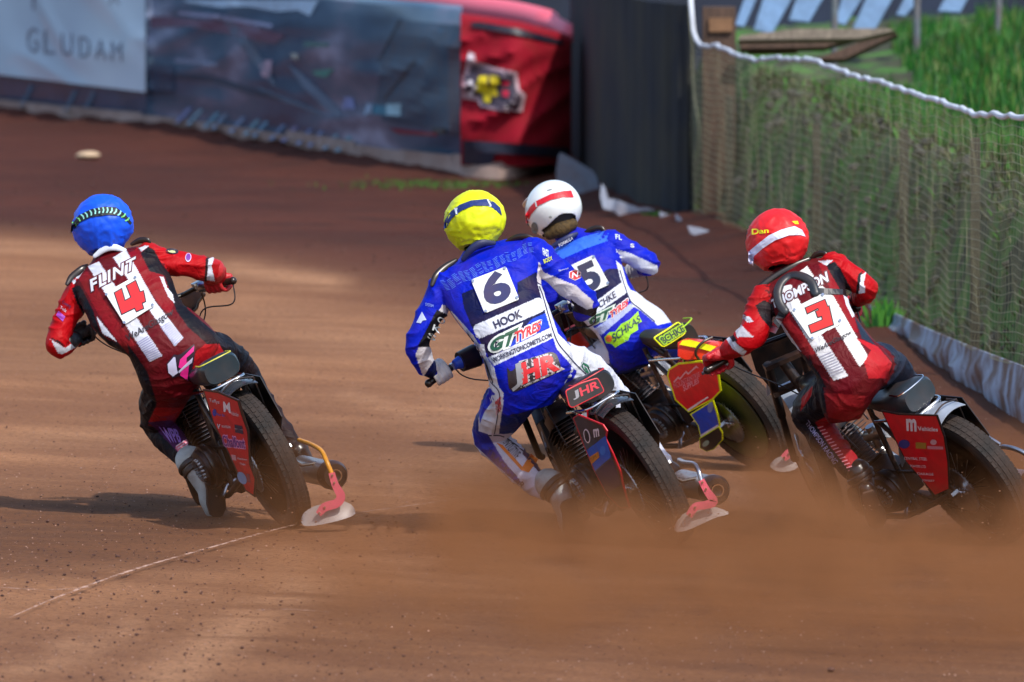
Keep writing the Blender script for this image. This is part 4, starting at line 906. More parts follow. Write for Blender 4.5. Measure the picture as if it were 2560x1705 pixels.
    b = MB(); b.tube([(-.078, .16, .832), (-.076, .08, .838), (0, .058, .842), (.076, .08, .838), (.078, .16, .832)], .004, 8, sm=5)
    b.build('piping', cfg.get('piping', CHR), st)
    # rear mudguard following the tyre
    b = MB(); R = []; z0 = .335
    for a in [math.radians(q) for q in range(18, 112, 6)]:
        Rg = .385 + max(0, (a - 1.4)) * .03; w = .082; row = []
        for k in range(9):
            x = -1 + 2 * k / 8; row.append((x * w, Rg * math.cos(a), z0 + Rg * math.sin(a) - .022 * x * x))
        row += [(x, y * 1, z - .004) for x, y, z in reversed(row)]
        R.append(row)
    b.rings(R); P('rear_mudguard', b, cfg.get('guard', CARB))
    b = MB()
    for s in (-1, 1): b.tube([(s * .085, .01, .71), (s * .088, -.06, .712), (s * .095, .0, .36)], .0045, 8)
    b.tube([(-.085, -.07, .715), (0, -.085, .745), (.085, -.07, .715)], .004, 8, sm=4)
    P('mudguard_stays', b, BLK)
    # right side cover beside the wheel
    b = MB(); b.prism([(.118, -.06, .70), (.118, .16, .70), (.118, .34, .55), (.118, .30, .36), (.118, .12, .34), (.118, -.12, .50)], (.004, 0, 0)); P('side_cover', b, PLB)
    # exhaust: header, silencer with end cap
    b = MB(); b.tube([(.05, .86, .52), (.12, .95, .44), (.17, .88, .28), (.18, .7, .17), (.19, .45, .15)], .019, 14, sm=6); P('exhaust_pipe', b, STEELD)
    sx, sz = cfg.get('sil', (.245, .135)); b = MB()
    b.lathe((sx, 0, sz), (0, 1, 0), [(-.06, .035), (-.05, .055), (.0, .06), (.38, .06), (.43, .038), (.45, .02)], 32); sil = P('silencer', b, STEELD)
    b = MB(); b.lathe((sx, 0, sz), (0, 1, 0), [(-.072, .028), (-.088, .033), (-.088, .054), (-.06, .068), (-.02, .068), (-.02, .058)], 32); b.build('end_cap', PLB, sil)
    b = MB(); b.lathe((sx, 0, sz), (0, 1, 0), [(-.06, .024), (-.093, .024), (-.093, .030), (-.06, .030)], 28); b.build('outlet', CHR, sil)
    b = MB(); b.lathe((sx, 0, sz), (0, 1, 0), [(-.055, .004), (-.0551, .0245)], 28); b.build('outlet_core', mat('soot', (12, 11, 11), .9), sil)
    b = MB(); b.tube([(.1, .1, .3), (.17, .1, .21), (sx, .1, sz + .05)], .008, 8); b.lathe((sx, .1, sz), (0, 1, 0), [(-.01, .057), (.01, .057)], 28); P('silencer_bracket', b, BLK)
    # dirt deflector behind the rear wheel: arm, bracket, flap
    am = cfg.get('arm', ALU)
    if 'defl' in cfg: cfg['defl'](root, am)
    else: generic_deflector(root, am, P)
    # footrests, brake
    b = MB(); b.cyl((.09, .62, .2), (.22, .62, .18), .012); b.box((.2, .62, .2), (.06, .07, .012)); b.tube([(.09, .62, .2), (-.09, .5, .2), (-.13, .48, .17)], .01, 8); P('footrest', b, ALU)
    # front end, steered to the right
    dl = math.radians(cfg.get('steer', 20)); piv = Vector((0, 1.02, .85)); axs = Vector((0, -.36, 1)).normalized(); SR = Matrix.Rotation(-dl, 3, axs)
    S = lambda *p: piv + SR @ (Vector(p) - piv)
    fa = S(0, 1.32, .345)
    wheel(root, 'front_wheel', fa, .345, .032, .032, cfg.get('frim', DAL), None, rot=SR, hubw=.045, tread=False)
    b = MB()
    for s in (-1, 1):
        b.tube([S(s * .085, 1.0, .93), S(s * .085, 1.16, .62)], .021, 12); b.tube([S(s * .085, 1.14, .66), S(s * .082, 1.29, .36), S(s * .07, 1.32, .345)], .016, 12)
    b.box(S(0, 1.0, .92), (.21, .06, .02), SR); b.box(S(0, 1.08, .76), (.2, .06, .02), SR); P('front_fork', b, cfg.get('fork', BLK))
    b = MB(); R = []
    for a in [math.radians(q) for q in range(40, 150, 8)]:
        row = [S((-1 + k / 3) * .05, 1.32 + .385 * math.cos(a), .345 + .385 * math.sin(a) - .014 * (-1 + k / 3) ** 2) for k in range(7)]
        row += [p - Vector((0, 0, .004)) for p in reversed(row)]; R.append(row)
    b.rings(R); P('front_mudguard', b, cfg.get('guard', CARB))
    b = MB(); bars = [S(x, y, z) for x, y, z in ((-.41, .74, .965), (-.30, .80, 1.0), (-.17, .93, 1.03), (-.09, .98, .99), (.09, .98, .99), (.17, .93, 1.03), (.30, .80, 1.0), (.41, .74, .965))]
    if 'bars' in cfg: bars = cfg['bars'](root, bars)
    b.tube(bars, .0115, 10, sm=4); b.tube([bars[2], bars[5]], .008, 8); P('handlebar', b, cfg.get('barm', PLB))
    for i, (a, c) in enumerate(((bars[0], bars[1]), (bars[7], bars[6]))):
        b = MB(); a = Vector(a); c = Vector(c); e = a + (c - a) * .95; b.tube([a, e], .0165, 12); b.ball(a, .019); P('grip', b, PLB)
        b = MB(); l0 = a + (c - a) * 1.05; fw = Vector((0, .05, -.02)); b.tube([l0, l0 + fw, a + (c - a) * .5 + fw * 1.3, a + fw * 1.1], [.009, .008, .006, .008], 8, sm=4)
        b.box(l0, (.03, .03, .03)); P('lever', b, ALU)
    b = MB(); c = bars[6]; b.cyl(Vector(c), Vector(c) + (Vector(bars[7]) - Vector(c)) * .25, .03, n=16); b.box(Vector(c) + Vector((0, .02, .01)), (.05, .05, .03)); P('throttle', b, ALU, bevel=.004)
    b = MB()
    for pts in ([bars[1], Vector(bars[1]) + Vector((.06, .06, -.1)), Vector((-.06, .9, .75)), Vector((-.1, .6, .5))], [bars[6], Vector(bars[6]) + Vector((-.02, .05, -.14)), Vector((.1, .85, .75)), Vector((.02, .62, .6))], [bars[7], Vector(bars[7]) + Vector((-.05, -.02, -.09)), Vector(bars[6]) + Vector((-.04, -.02, -.10)), Vector((.15, .8, .8))]):
        b.tube([tuple(p) for p in pts], .0035, 6, sm=8)
    P('cables', b, BLK)
    b = MB(); b.rings([[S(x * w, y, z) for x in (-1, -.6, 0, .6, 1)] + [S(x * w, y + .006, z) for x in (1, .6, 0, -.6, -1)] for w, y, z in ((.09, 1.12, 1.06), (.12, 1.14, .98), (.12, 1.18, .86), (.08, 1.22, .74))]); P('front_plate', b, cfg.get('fplate', PLB))
    root_m = mw_of(root)
    info = {'root': root, 'M': root_m, 'gL': root_m @ ((Vector(bars[0]) + Vector(bars[1])) / 2 * 1), 'gR': root_m @ ((Vector(bars[7]) + Vector(bars[6])) / 2), 'bL': (root_m.to_3x3() @ (Vector(bars[0]) - Vector(bars[1]))).normalized(), 'bR': (root_m.to_3x3() @ (Vector(bars[7]) - Vector(bars[6]))).normalized(),
            'pl': lambda x: (root_m @ Vector((x, 0, 0)), (root_m.to_3x3() @ Vector((1, 0, 0))).normalized())}
    return info
def bars_px(D, pts):
    """handlebar path given as photograph pixel + depth, in the bike's frame"""
    def f(root, bars):
        inv = mw_of(root).inverted(); return [inv @ W(x, y, D + d) for x, y, d in pts]
    return f
# ---------------------------------------------------------------- the four motorcycles
RED = (172, 3, 15); MAR = (90, 3, 17); WHT = (206, 210, 222); INK = (10, 13, 24); BLUE = (0, 27, 178); NAVY = (8, 15, 62); YEL = (226, 232, 10); LIM = (170, 220, 20)
redp = mat('red_panel', (214, 20, 38), .35, var=.1, dirt=.22, dscale=9); darkp = mat('dark_panel', (18, 18, 25), .3, dirt=.3); bluep = mat('blue_panel', (18, 74, 206), .35, dirt=.35, dscale=9)
D4, D6, D5, D3 = 42.44, 41.48, 45.85, 41.17
B4 = make_bike(738, 1312, 25, 20, 'motorcycle with tapering red panel and yellow rear arm, under the rider in blue helmet cover', dict(
    arm=mat('yellow_arm', (222, 150, 30), .35, dirt=.2), defl=deflector_px(D4, [(748, 1100, -.02), (780, 1112, -.2), (804, 1128, -.35), (816, 1152, -.43), (832, 1190, -.45)], [(829, 1182, 8), (838, 1212, 9), (852, 1240, 11), (842, 1258, 11), (812, 1268, 11), (796, 1286, 8)], [(753, 1296, 1304), (760, 1282, 1314), (785, 1266, 1314), (820, 1258, 1308), (852, 1252, 1300), (878, 1262, 1291), (888, 1276, 1284)]), steer=22, piping=mat('piping_yellow', (196, 190, 60), .4), seat=mat('seat_teal', (22, 40, 50), .3, dirt=.3),
    bars=bars_px(D4, [(186, 852, .50), (228, 832, .52), (300, 790, .60), (370, 770, .66), (415, 750, .70), (455, 738, .70), (500, 717, .62), (582, 702, .55)])))
B6 = make_bike(1696, 1357, 28, 18, 'motorcycle with black seat lettered in red and grey, under the rider in yellow helmet cover', dict(
    steer=14, defl=deflector_px(D6, [(1698, 1150, -.02), (1712, 1156, -.2), (1734, 1160, -.36), (1746, 1176, -.43), (1754, 1204, -.45)], [(1753, 1200, 8), (1768, 1228, 9), (1784, 1254, 11), (1762, 1263, 10), (1738, 1268, 10), (1722, 1290, 9)], [(1686, 1318, 1326), (1694, 1296, 1330), (1718, 1280, 1326), (1750, 1270, 1312), (1785, 1268, 1296), (1805, 1273, 1290), (1821, 1280, 1286)]), seat=mat('seat_black', (26, 26, 32), .45, dirt=.3), piping=mat('piping_red', (190, 40, 46), .4), guard=CARB, tank=bluep,
    bars=bars_px(D6, [(1072, 958, .48), (1132, 916, .52), (1180, 892, .58), (1240, 860, .62), (1300, 830, .66), (1360, 800, .66), (1410, 770, .62), (1482, 752, .55)])))
B5 = make_bike(1922, 1168, 34, 33, 'motorcycle with yellow-edged red and blue side panels, under the rider in white helmet', dict(
    steer=18, defl=deflector_px(D5, [(1946, 1010, 0), (1964, 1020, -.2), (1978, 1040, -.35), (1988, 1080, -.45)], [(1988, 1076, 8), (1992, 1102, 9), (1990, 1122, 11), (1972, 1134, 11), (1958, 1146, 9)], [(1926, 1160, 1168), (1940, 1146, 1177), (1965, 1138, 1180), (1990, 1136, 1172), (2006, 1142, 1158)]), disc=mat('shaded_lime_disc', (72, 84, 22), .6, var=.4, scale=4, dirt=.9, dirtcol=(34, 28, 26), dscale=5), seat=mat('seat_dark', (26, 28, 24), .45, dirt=.3), sw=.62, piping=mat('piping_lime', (160, 200, 30), .4), guard=mat('orange_guard', (226, 50, 26), .35, dirt=.2),  # wheel cover's lime darkened in blotches to show it only partly lit
    bars=bars_px(D5, [(1395, 770, .5), (1430, 758, .52), (1460, 742, .58), (1490, 725, .62), (1520, 712, .66), (1545, 700, .66), (1568, 685, .62), (1610, 668, .55)])))
B3 = make_bike(2512, 1352, 33, 33, 'motorcycle with broad red panel half lost in dust, under the rider in red helmet cover', dict(
    steer=24, seat=mat('seat_grey', (44, 54, 62), .35, dirt=.35), guard=mat('white_guard', (150, 160, 175), .3, var=.3, scale=9, dirt=.3), frim=ALU,
    bars=bars_px(D3, [(1768, 926, .40), (1818, 897, .44), (1865, 877, .5), (1905, 860, .56), (1960, 840, .6), (2020, 820, .62), (2090, 790, .6), (2142, 770, .55)])))
def side_panel(B, poly, m, edge, items, x=-.135, ew=7, name='side_panel'):
    """sponsor board on the left side of a machine: coloured border, face, printed marks"""
    o, n = B['pl'](x); root = B['root']
    if n.y < 0: n = -n
    pe = plate(offset_poly(poly, ew), .006, edge, o, n, name, root)
    poly_decal(poly, (0, 0, 0), flat_mapper(o, n), pe, 'face', 0, m)
    for it in items: it(flat_mapper(o, n, (.0015, .0025, .0035)), pe)
    return pe
def T_(s, quad, rgb, **k): return lambda mp, par: text_decal(s, quad, rgb, mp, par, **k)
def P_(poly, rgb, lv=1): return lambda mp, par: poly_decal(poly, rgb, mp, par, 'print', lv)
PW = (236, 222, 232)
o_ = W(460, 760, D4 + .78); plate(roundpoly(ZA((1245, 985), (1380, 895), (1450, 880), (1475, 935), (1418, 1005), (1405, 1055), (1370, 1090), (1285, 1045)), 4), .03, PLB, o_, Vector((.2, 1, -.3)).normalized(), 'front_cowl', B4['root'], .006)
side_panel(B4, ZB((690, 385), (800, 400), (960, 470), (985, 560), (1040, 720), (1055, 980), (1100, 1100), (1090, 1230), (1030, 1190), (900, 900), (770, 640)), redp, darkp, [
    T_('Taffys', ZB((730, 440), (815, 460), (815, 495), (733, 475)), PW), T_('M', ZB((848, 470), (898, 480), (905, 560), (852, 548)), PW, bold=.03), T_('Vehicles', ZB((910, 545), (972, 560), (970, 590), (912, 578)), PW),
    P_(ellipse(*ZB((775, 558))[0], 5, 9), (40, 60, 170)), T_('Blue Ski', ZB((792, 560), (858, 572), (858, 592), (792, 580)), (70, 100, 210)),
    T_('WATSON', ZB((832, 660), (905, 668), (905, 688), (832, 680)), PW), T_('V', ZB((798, 652), (820, 654), (820, 690), (798, 688)), PW, bold=.04),
    P_(ZB((938, 655), (1000, 668), (1012, 735), (945, 720)), (44, 34, 70)), P_(ZB((940, 685), (1006, 698), (1007, 706), (941, 693)), PW),
    T_('Chalfont', ZB((835, 745), (1015, 770), (1025, 850), (850, 830)), (120, 40, 130), bold=.02, outline=(226, 150, 200), ow=.07),
    P_(ZB((912, 900), (948, 905), (955, 950), (918, 945)), (220, 150, 160)), T_('Heatdown', ZB((960, 920), (1040, 935), (1040, 952), (962, 938)), PW), T_('Trades', ZB((982, 965), (1028, 972), (1028, 990), (982, 982)), PW),
    P_(ellipse(*ZB((1000, 1092))[0], 10, 17, -.5), (130, 160, 205)), P_(ZB((1035, 1055), (1060, 1060), (1070, 1130), (1045, 1125)), (150, 60, 80))], ew=4)
side_panel(B6, ZD((830, 560), (860, 540), (1040, 615), (1070, 660), (1060, 720), (1115, 830), (1170, 960), (1200, 1090), (1240, 1230), (1180, 1230), (1080, 1130), (985, 950), (900, 740)), darkp, mat('red_edge', (206, 30, 48), .4, dirt=.2), [
    P_(ZD((925, 800), (1070, 690), (1112, 850), (990, 955)), (20, 90, 200), 0), P_(ZD((950, 850), (1015, 808), (1025, 850), (965, 905)), (226, 140, 40)), T_('SUPPLY', ZD((955, 858), (1012, 820), (1020, 842), (964, 888)), (60, 30, 20)),
    P_(ZD((990, 965), (1120, 860), (1190, 1060), (1080, 1120)), (50, 30, 70), 0), T_('m', ZD((978, 645), (1018, 635), (1022, 690), (985, 700)), PW, bold=.03),
    P_(ellipse(*ZD((930, 692))[0], 8, 18, -.2), PW), P_(ellipse(*ZD((930, 692))[0], 5.5, 15, -.2), (30, 30, 38), 2), T_('N', ZD((918, 675), (940, 672), (942, 710), (920, 714)), PW), P_(ellipse(*ZD((1050, 800))[0], 7, 12), (50, 120, 220))], ew=3)
side_panel(B5, ZF((620, 590), (700, 540), (900, 520), (1040, 600), (1065, 770), (1000, 840), (790, 950), (680, 850), (610, 640)), mat('crimson_panel', (226, 6, 34), .3, dirt=.1), mat('yellow_edge', (232, 246, 10), .45, dirt=.1), [
    P_(ZF((655, 690), (700, 640), (715, 655), (770, 590), (790, 610), (860, 545), (885, 570), (860, 565), (790, 628), (768, 610), (715, 675), (700, 662), (665, 700)), (244, 170, 184)),
    T_('MOUNTAINTREE', ZF((655, 705), (890, 600), (895, 640), (670, 755)), (244, 150, 170)), T_('SUPPLIES', ZF((740, 720), (880, 655), (885, 700), (750, 775)), (244, 150, 170), bold=.02), P_(ZF((775, 940), (960, 820), (970, 830), (790, 952)), PW)], ew=4)
side_panel(B5, ZF((815, 985), (1000, 870), (1040, 990), (1060, 1080), (900, 1170), (880, 1080)), bluep, mat('yellow_edge', (214, 226, 10), .45), [P_(ellipse(*ZF((985, 920))[0], 7, 13, .1), (120, 140, 200)), P_(ZF((895, 1165), (1050, 1072), (1060, 1085), (900, 1182)), PW)], x=-.14, ew=3, name='lower_panel')
side_panel(B5, ZF((890, 1200), (1055, 1100), (1085, 1150), (1085, 1210), (1010, 1290), (950, 1310), (895, 1280)), darkp, mat('yellow_edge', (214, 226, 10), .45), [P_(ellipse(*ZF((945, 1240))[0], 10, 6, -.7), (150, 170, 150))], x=-.145, ew=2, name='chain_guard')
side_panel(B3, ZH((1005, 555), (1130, 580), (1440, 590), (1500, 760), (1530, 960), (1540, 1180), (1430, 1230), (1330, 1110), (1200, 960), (1130, 820)), redp, darkp, [
    T_('m', ZH((1200, 615), (1275, 618), (1278, 705), (1205, 700)), PW, bold=.04), T_('Vehicles', ZH((1290, 670), (1455, 680), (1455, 712), (1295, 705)), PW, bold=.02),
    P_(ellipse(*ZH((1180, 815))[0], 14, 11), (52, 56, 140)), P_(ZH((1275, 800), (1360, 805), (1360, 855), (1275, 850)), (170, 130, 50)), P_(ellipse(*ZH((1420, 800))[0], 8, 7), (214, 160, 170)), P_(ZH((1370, 830), (1500, 835), (1500, 860), (1370, 855)), (214, 130, 145)),
    T_('CENTRAL STEEL', ZH((1180, 920), (1368, 925), (1368, 948), (1180, 943)), PW), T_('POWERS LTD', ZH((1228, 983), (1355, 990), (1358, 1010), (1235, 1003)), PW), T_('GARAGE', ZH((1285, 1045), (1420, 1052), (1420, 1072), (1288, 1066)), PW), T_('JOINERY', ZH((1325, 1102), (1428, 1108), (1428, 1128), (1328, 1122)), PW)], ew=3)
b = MB(); cw = [W(x, y, D5 + d) for x, y, d in [(p[0], p[1], -.50) for p in ZF((690, 340), (745, 318), (1040, 345), (1060, 380), (1000, 425), (925, 492), (760, 500), (690, 470))]]
b.prism([tuple(p) for p in cw], (.02, .14, .0)); cowl = b.build('rear_cowl', mat('orange_guard', (226, 50, 26), .35, dirt=.2), B5['root'], world=True, bevel=.008)
b = MB(); cw = [W(x, y, D5 - .514) for x, y in ZF((735, 325), (800, 318), (1035, 380), (985, 422), (905, 400), (708, 362))]; b.prism([tuple(p) for p in cw], (0, .004, 0)); b.build('cowl_stripe', mat('cowl_yellow', (228, 226, 10), .35), cowl, world=True)
b = MB(); b.tube([W(x, y, D5 + d) for (x, y), d in zip(ZF((1000, 298), (930, 330), (875, 380), (850, 440), (885, 500)), (-.51, -.53, -.535, -.53, -.51))], .007, 8, sm=4); b.build('cowl_strap', BLK, cowl, world=True)
# lettered seat cover of the second machine, board on the seat of the third
def seat_board(B, poly, m, edge, items, y=.04, name='seat_cover'):
    M3 = B['M'].to_3x3(); o = B['M'] @ Vector((0, y - .032, .78)); n = (M3 @ Vector((0, 1, -.12))).normalized(); pe = plate(poly, .008, edge, o, n, name, B['root'], .003)
    poly_decal(offset_poly(poly, -3), (0, 0, 0), flat_mapper(o, n), pe, 'face', 0, m)
    for it in items: it(flat_mapper(o, n, (.0015, .0025, .0035)), pe)
seat_board(B6, roundpoly(ZD((760, 350), (880, 290), (1010, 250), (1060, 345), (1055, 365), (930, 430), (820, 485), (790, 470)), 8), darkp, mat('red_edge', (206, 30, 48), .4), [T_('J', ZD((815, 365), (855, 345), (865, 405), (830, 420)), (150, 152, 160), bold=.03), T_('HR', ZD((868, 335), (1005, 275), (1015, 330), (885, 392)), (216, 50, 70), bold=.03)])
seat_board(B5, roundpoly(ZF((470, 300), (600, 220), (700, 150), (770, 230), (760, 270), (620, 360), (560, 390)), 8), mat('seat_olive', (52, 60, 26), .45), mat('yellow_edge', (170, 200, 30), .45), [T_('SCHKE', ZF((530, 305), (730, 185), (755, 240), (570, 355)), (40, 70, 60), bold=.03, outline=(160, 210, 40), ow=.12)])
# ---------------------------------------------------------------- the four riders
SUIT = suit_mat('race_leather')
def collar(r, pts, rad=.018, m=None, name='shoulder_roll', sq=.5):
    rad = rad * (.72 if name == 'shoulder_roll' else 1)
    b = MB(); b.tube([W(x, y, r.D + d) for x, y, d in pts], [rad * .6] + [rad] * (len(pts) - 2) + [rad * .6], 12, sm=4, round_ends=True, squash=sq)
    return b.build(name, m or PLB, r.root, world=True)
def boot(r, shaft, ankle, heel, toe, upper, sole, strap=True, size=1.0):
    """shaft, ankle, heel, toe: (px, py, depth)"""
    S, A, H, Tt = [W(x, y, r.D + d) for x, y, d in (shaft, ankle, heel, toe)]
    b = MB(); f = (Tt - H).normalized(); k = size
    b.tube([S, (S + A) / 2, A, (A + H) / 2 + f * .03], [.062 * k, .055 * k, .05 * k, .045 * k], 18, sm=4, round_ends=True)
    b.tube([H + f * .02, H * .7 + Tt * .3, H * .35 + Tt * .65, Tt - f * .02], [.036 * k, .04 * k, .046 * k, .034 * k], 18, sm=4, round_ends=True)
    b.tube([A, H * .5 + Tt * .5], [.048 * k, .04 * k], 18, round_ends=True)
    me = remesh(b, .006, 3); me.materials.clear(); me.materials.append(upper); bo = link_mesh('boot', me, r.root, True, world=True)
    up = (A - H); up = (up - f * up.dot(f)).normalized(); sd = f.cross(up)
    q = MB(); rows = []
    for t, w in ((-.02, .022), (.08, .036), (.3, .034), (.65, .046), (.9, .04), (1.03, .016)):
        c = H + (Tt - H) * t - up * .036 * k; rows.append([c + sd * w * k, c + sd * w * k - up * .014, c - sd * w * k - up * .014, c - sd * w * k])
    q.rings(rows); q.build('sole', sole, bo, world=True, bevel=.003)
    if strap:
        q = MB(); ax = (S - A).normalized()
        for t, rr in ((.1, .054), (.55, .06)): q.torus(A + (S - A) * t, ax, rr * k, .007, 28, 8, w=2.0)
        q.build('boot_strap', BLK, bo, world=True)
    return bo
def back_plate(r, poly, rgb=(226, 230, 228), bolts=None, rad=6):
    mp = body_mapper(r); H = mp(poly, 1); c = sum(H, Vector()) / len(H)
    A = np.array([tuple(h - c) for h in H]); u, s_, vt = np.linalg.svd(A); n = Vector(vt[2]); n = n if n.y > 0 else -n
    cx = sum(p[0] for p in poly) / len(poly); cy = sum(p[1] for p in poly) / len(poly); cc = mp([(cx, cy)], 1)[0]
    o = c - n * max(.006, (c - cc).dot(n) + .004)
    pe = plate(roundpoly(poly, rad), .005, mat('number_board', rgb, .35, var=.04, dirt=.3, dscale=14), o, n, 'number_board', r.root, .0015)
    fm = flat_mapper(o, n, (.001, .002, .003))
    if bolts:
        for x, y in bolts:
            b = MB(); p = on_plane(x, y, o, n); b.cyl(p, p - n * .006, .007, n=12); b.build('bolt', CHR, pe, world=True)
    return pe, fm
def person(label, loc):
    e = empty('person', loc); tag(e, label, 'person', 'riders leaning into the bend'); return e
def strap_part(sh, mp, poly, m, name='goggle_strap'):
    return poly_decal(poly, (0, 0, 0), lambda p, lv: mp(p, 1.2), sh, name, 1, m)

# ---- the rider in the blue helmet cover
r = Rider(D4, 549)
r.torso([(385, 1005, 490, 985, .2, .05), (352, 965, 520, 915, .2, .12), (325, 895, 545, 852, .2, .15), (272, 860, 505, 797, .22, .135), (230, 815, 456, 757, .26, .115), (207, 770, 432, 705, .32, .115), (190, 735, 412, 666, .38, .12), (186, 702, 388, 630, .42, .105), (212, 672, 350, 618, .46, .085), (232, 648, 305, 620, .49, .06), (238, 618, 292, 598, .52, .055)])
r.limb('RA', [(372, 642, .43, .066), (404, 654, .42, .060), (440, 658, .42, .055), (478, 664, .42, .053), (508, 671, .44, .055), (536, 682, .54, .056), (548, 700, .60, .036)])
r.limb('LA', [(203, 722, .42, .066), (180, 765, .42, .062), (158, 812, .40, .055), (141, 860, .37, .05), (158, 866, .42, .05), (180, 852, .50, .042), (198, 846, .55, .032)])
r.limb('LL', [(430, 945, .22, .11), (405, 1000, .42, .10), (392, 1052, .64, .078), (408, 1078, .62, .072), (436, 1112, .54, .062), (474, 1160, .45, .048)])
r.limb('RL', [(495, 880, .25, .11), (556, 885, .42, .082), (610, 925, .62, .064), (632, 962, .62, .054), (690, 1050, .52, .046), (748, 1134, .46, .04)])
r.base = {'T': MAR, 'LA': RED, 'RA': RED, 'LL': (96, 4, 16), 'RL': INK}
r.paint('LL', ZB((60, 640), (300, 680), (440, 640), (600, 760), (760, 900), (700, 1160), (500, 1160), (100, 760)), INK)
r.paint('T', ZA((880, 560), (950, 560), (1120, 780), (1210, 1010), (1180, 1110), (1110, 1060), (1000, 900), (800, 600)), (124, 8, 22))
r.paint('T', ZA((390, 790), (470, 740), (560, 900), (700, 1130), (890, 1380), (760, 1380), (560, 1100)), (124, 8, 22))
r.paint('T', ZA((475, 700), (570, 660), (1112, 1466), (1002, 1516)), WHT); r.paint('T', ZA((690, 625), (800, 560), (1050, 1000), (1290, 1310), (1218, 1385), (880, 900)), WHT)
r.paint('T', ZA((545, 1120), (725, 1345), (600, 1275)), WHT); r.paint('T', ZA((320, 900), (400, 800), (440, 740), (470, 700), (320, 780)), WHT)
r.paint('TLA', ZA((335, 890), (400, 860), (430, 900), (520, 1080), (590, 1290), (540, 1240), (470, 1170), (380, 1010)), INK)
r.paint('TRA', ZA((925, 590), (990, 535), (1040, 560), (1110, 690), (1170, 760), (1260, 940), (1330, 1070), (1600, 1300), (1700, 1500), (1560, 1420), (1330, 1220), (1230, 1080), (1130, 780), (1000, 740)), INK)
r.paint('T', ZA((1090, 790), (1120, 790), (1150, 880), (1200, 940), (1215, 1015), (1160, 960)), WHT); r.paint('TRA', ZA((910, 545), (960, 525), (1000, 530), (930, 575)), WHT)
r.paint('T', ZA((540, 1230), (650, 1330), (730, 1350), (840, 1470), (920, 1600), (760, 1600), (560, 1300)), INK)
r.paint('TLL', ZB((60, 0), (130, 90), (225, 230), (300, 480), (285, 560), (220, 680), (140, 640), (120, 380)), INK)
r.paint('TRL', ZB((620, 60), (700, 0), (810, 0), (860, 90), (640, 190), (600, 250), (590, 170)), (170, 10, 24))
r.paint('TLL', ZB((290, 520), (520, 520), (440, 640), (230, 640)), (150, 14, 24)); r.paint('TLL', ZB((230, 640), (420, 620), (560, 740), (560, 900), (540, 960), (300, 700)), (70, 26, 78))
r.paint('TLL', ZB((450, 840), (560, 770), (560, 810), (470, 880)), (220, 120, 140)); r.paint('TLL', ZB((490, 890), (560, 830), (560, 900), (530, 940)), (200, 90, 110))
r.paint('LA', ZA((150, 1320), (240, 1370), (280, 1400), (370, 1340), (380, 1390), (260, 1450), (200, 1440)), WHT); r.paint('LA', ZA((140, 1300), (240, 1340), (290, 1395), (210, 1350)), INK)
r.paint('LA', ZA((130, 1330), (165, 1330), (230, 1460), (160, 1440)), RED)
r.paint('RA', ZA((1480, 640), (1520, 600), (1510, 690), (1490, 830), (1470, 830)), INK); r.paint('RA', ZA((1505, 640), (1560, 610), (1530, 700), (1560, 830), (1490, 820)), WHT)
p4 = person('person in red and white striped leathers with blue helmet cover and number 4', (r.rows[20][0] and W(440, 930, D4 + .2).x, D4 + .2, 0)); r.build(p4, SUIT)
mp = body_mapper(r)
for t in ((ZA((890, 1350), (985, 1290), (1112, 1466), (1002, 1516))), (ZA((1090, 1220), (1170, 1170), (1290, 1310), (1218, 1385)))):
    for k in range(11):
        a = lerp2(t[0], t[3], (k + .2) / 11); b_ = lerp2(t[1], t[2], (k + .2) / 11); a2 = lerp2(t[0], t[3], (k + .55) / 11); b2 = lerp2(t[1], t[2], (k + .55) / 11)
        poly_decal([a, b_, b2, a2], (150, 150, 196), mp, r.root, 'ribbing')
text_decal('FLINT', ZA((470, 832), (880, 622), (895, 708), (508, 912)), WHT, mp, r.root, bold=.03, outline=(86, 12, 30), ow=.07, shear=.3, space=1.18)
text_decal('WeAreGlasgow', ZA((795, 1290), (1195, 1055), (1215, 1125), (840, 1350)), (22, 18, 34), mp, r.root, bold=.01, shear=.3)
pe, fm = back_plate(r, ZA((620, 925), (870, 788), (1050, 1032), (790, 1196)), bolts=ZA((636, 945), (880, 800), (1028, 1032), (788, 1184)))
n4 = ZA((706, 930), (762, 898), (790, 1000), (848, 968), (808, 870), (882, 828), (920, 925), (948, 915), (965, 1000), (935, 1015), (948, 1060), (892, 1085), (876, 1055), (766, 1108))
poly_decal(offset_poly(n4, 2.6), (34, 18, 48), fm, pe, 'number_edge', 0); poly_decal(n4, (214, 22, 34), fm, pe, 'number', 1)
poly_decal(ZB((380, 160), (440, 85), (470, 90), (500, 80), (605, 0), (615, 40), (602, 150), (560, 305), (480, 262), (430, 280), (385, 215)), (30, 16, 44), mp, r.root, 'emblem', 0)
poly_decal(ZB((388, 165), (440, 105), (452, 110), (466, 215), (474, 235), (432, 266), (396, 235)), (206, 206, 236), mp, r.root, 'emblem', 1)
poly_decal(ZB((490, 128), (606, 14), (602, 60), (545, 112), (542, 150), (575, 130), (560, 200), (552, 298), (490, 255), (500, 200), (478, 190)), (240, 40, 150), mp, r.root, 'emblem', 1)
poly_decal(ZB((478, 222), (596, 108), (588, 152), (520, 204), (480, 240)), (206, 206, 236), mp, r.root, 'emblem', 2)
poly_decal(ellipse(*ZA((1332, 625))[0], 7.5, 11, .1), (214, 190, 220), mp, r.root, 'arm_badge', 1); poly_decal(ellipse(*ZA((1332, 622))[0], 6, 9, .1), (110, 50, 150), mp, r.root, 'arm_badge', 2)
poly_decal(ellipse(*ZA((1195, 572))[0], 16, 7, .1), (24, 30, 50), mp, r.root, 'arm_badge', 1); poly_decal(ellipse(*ZA((1195, 572))[0], 11, 4, .1), (200, 210, 150), mp, r.root, 'arm_badge', 2)
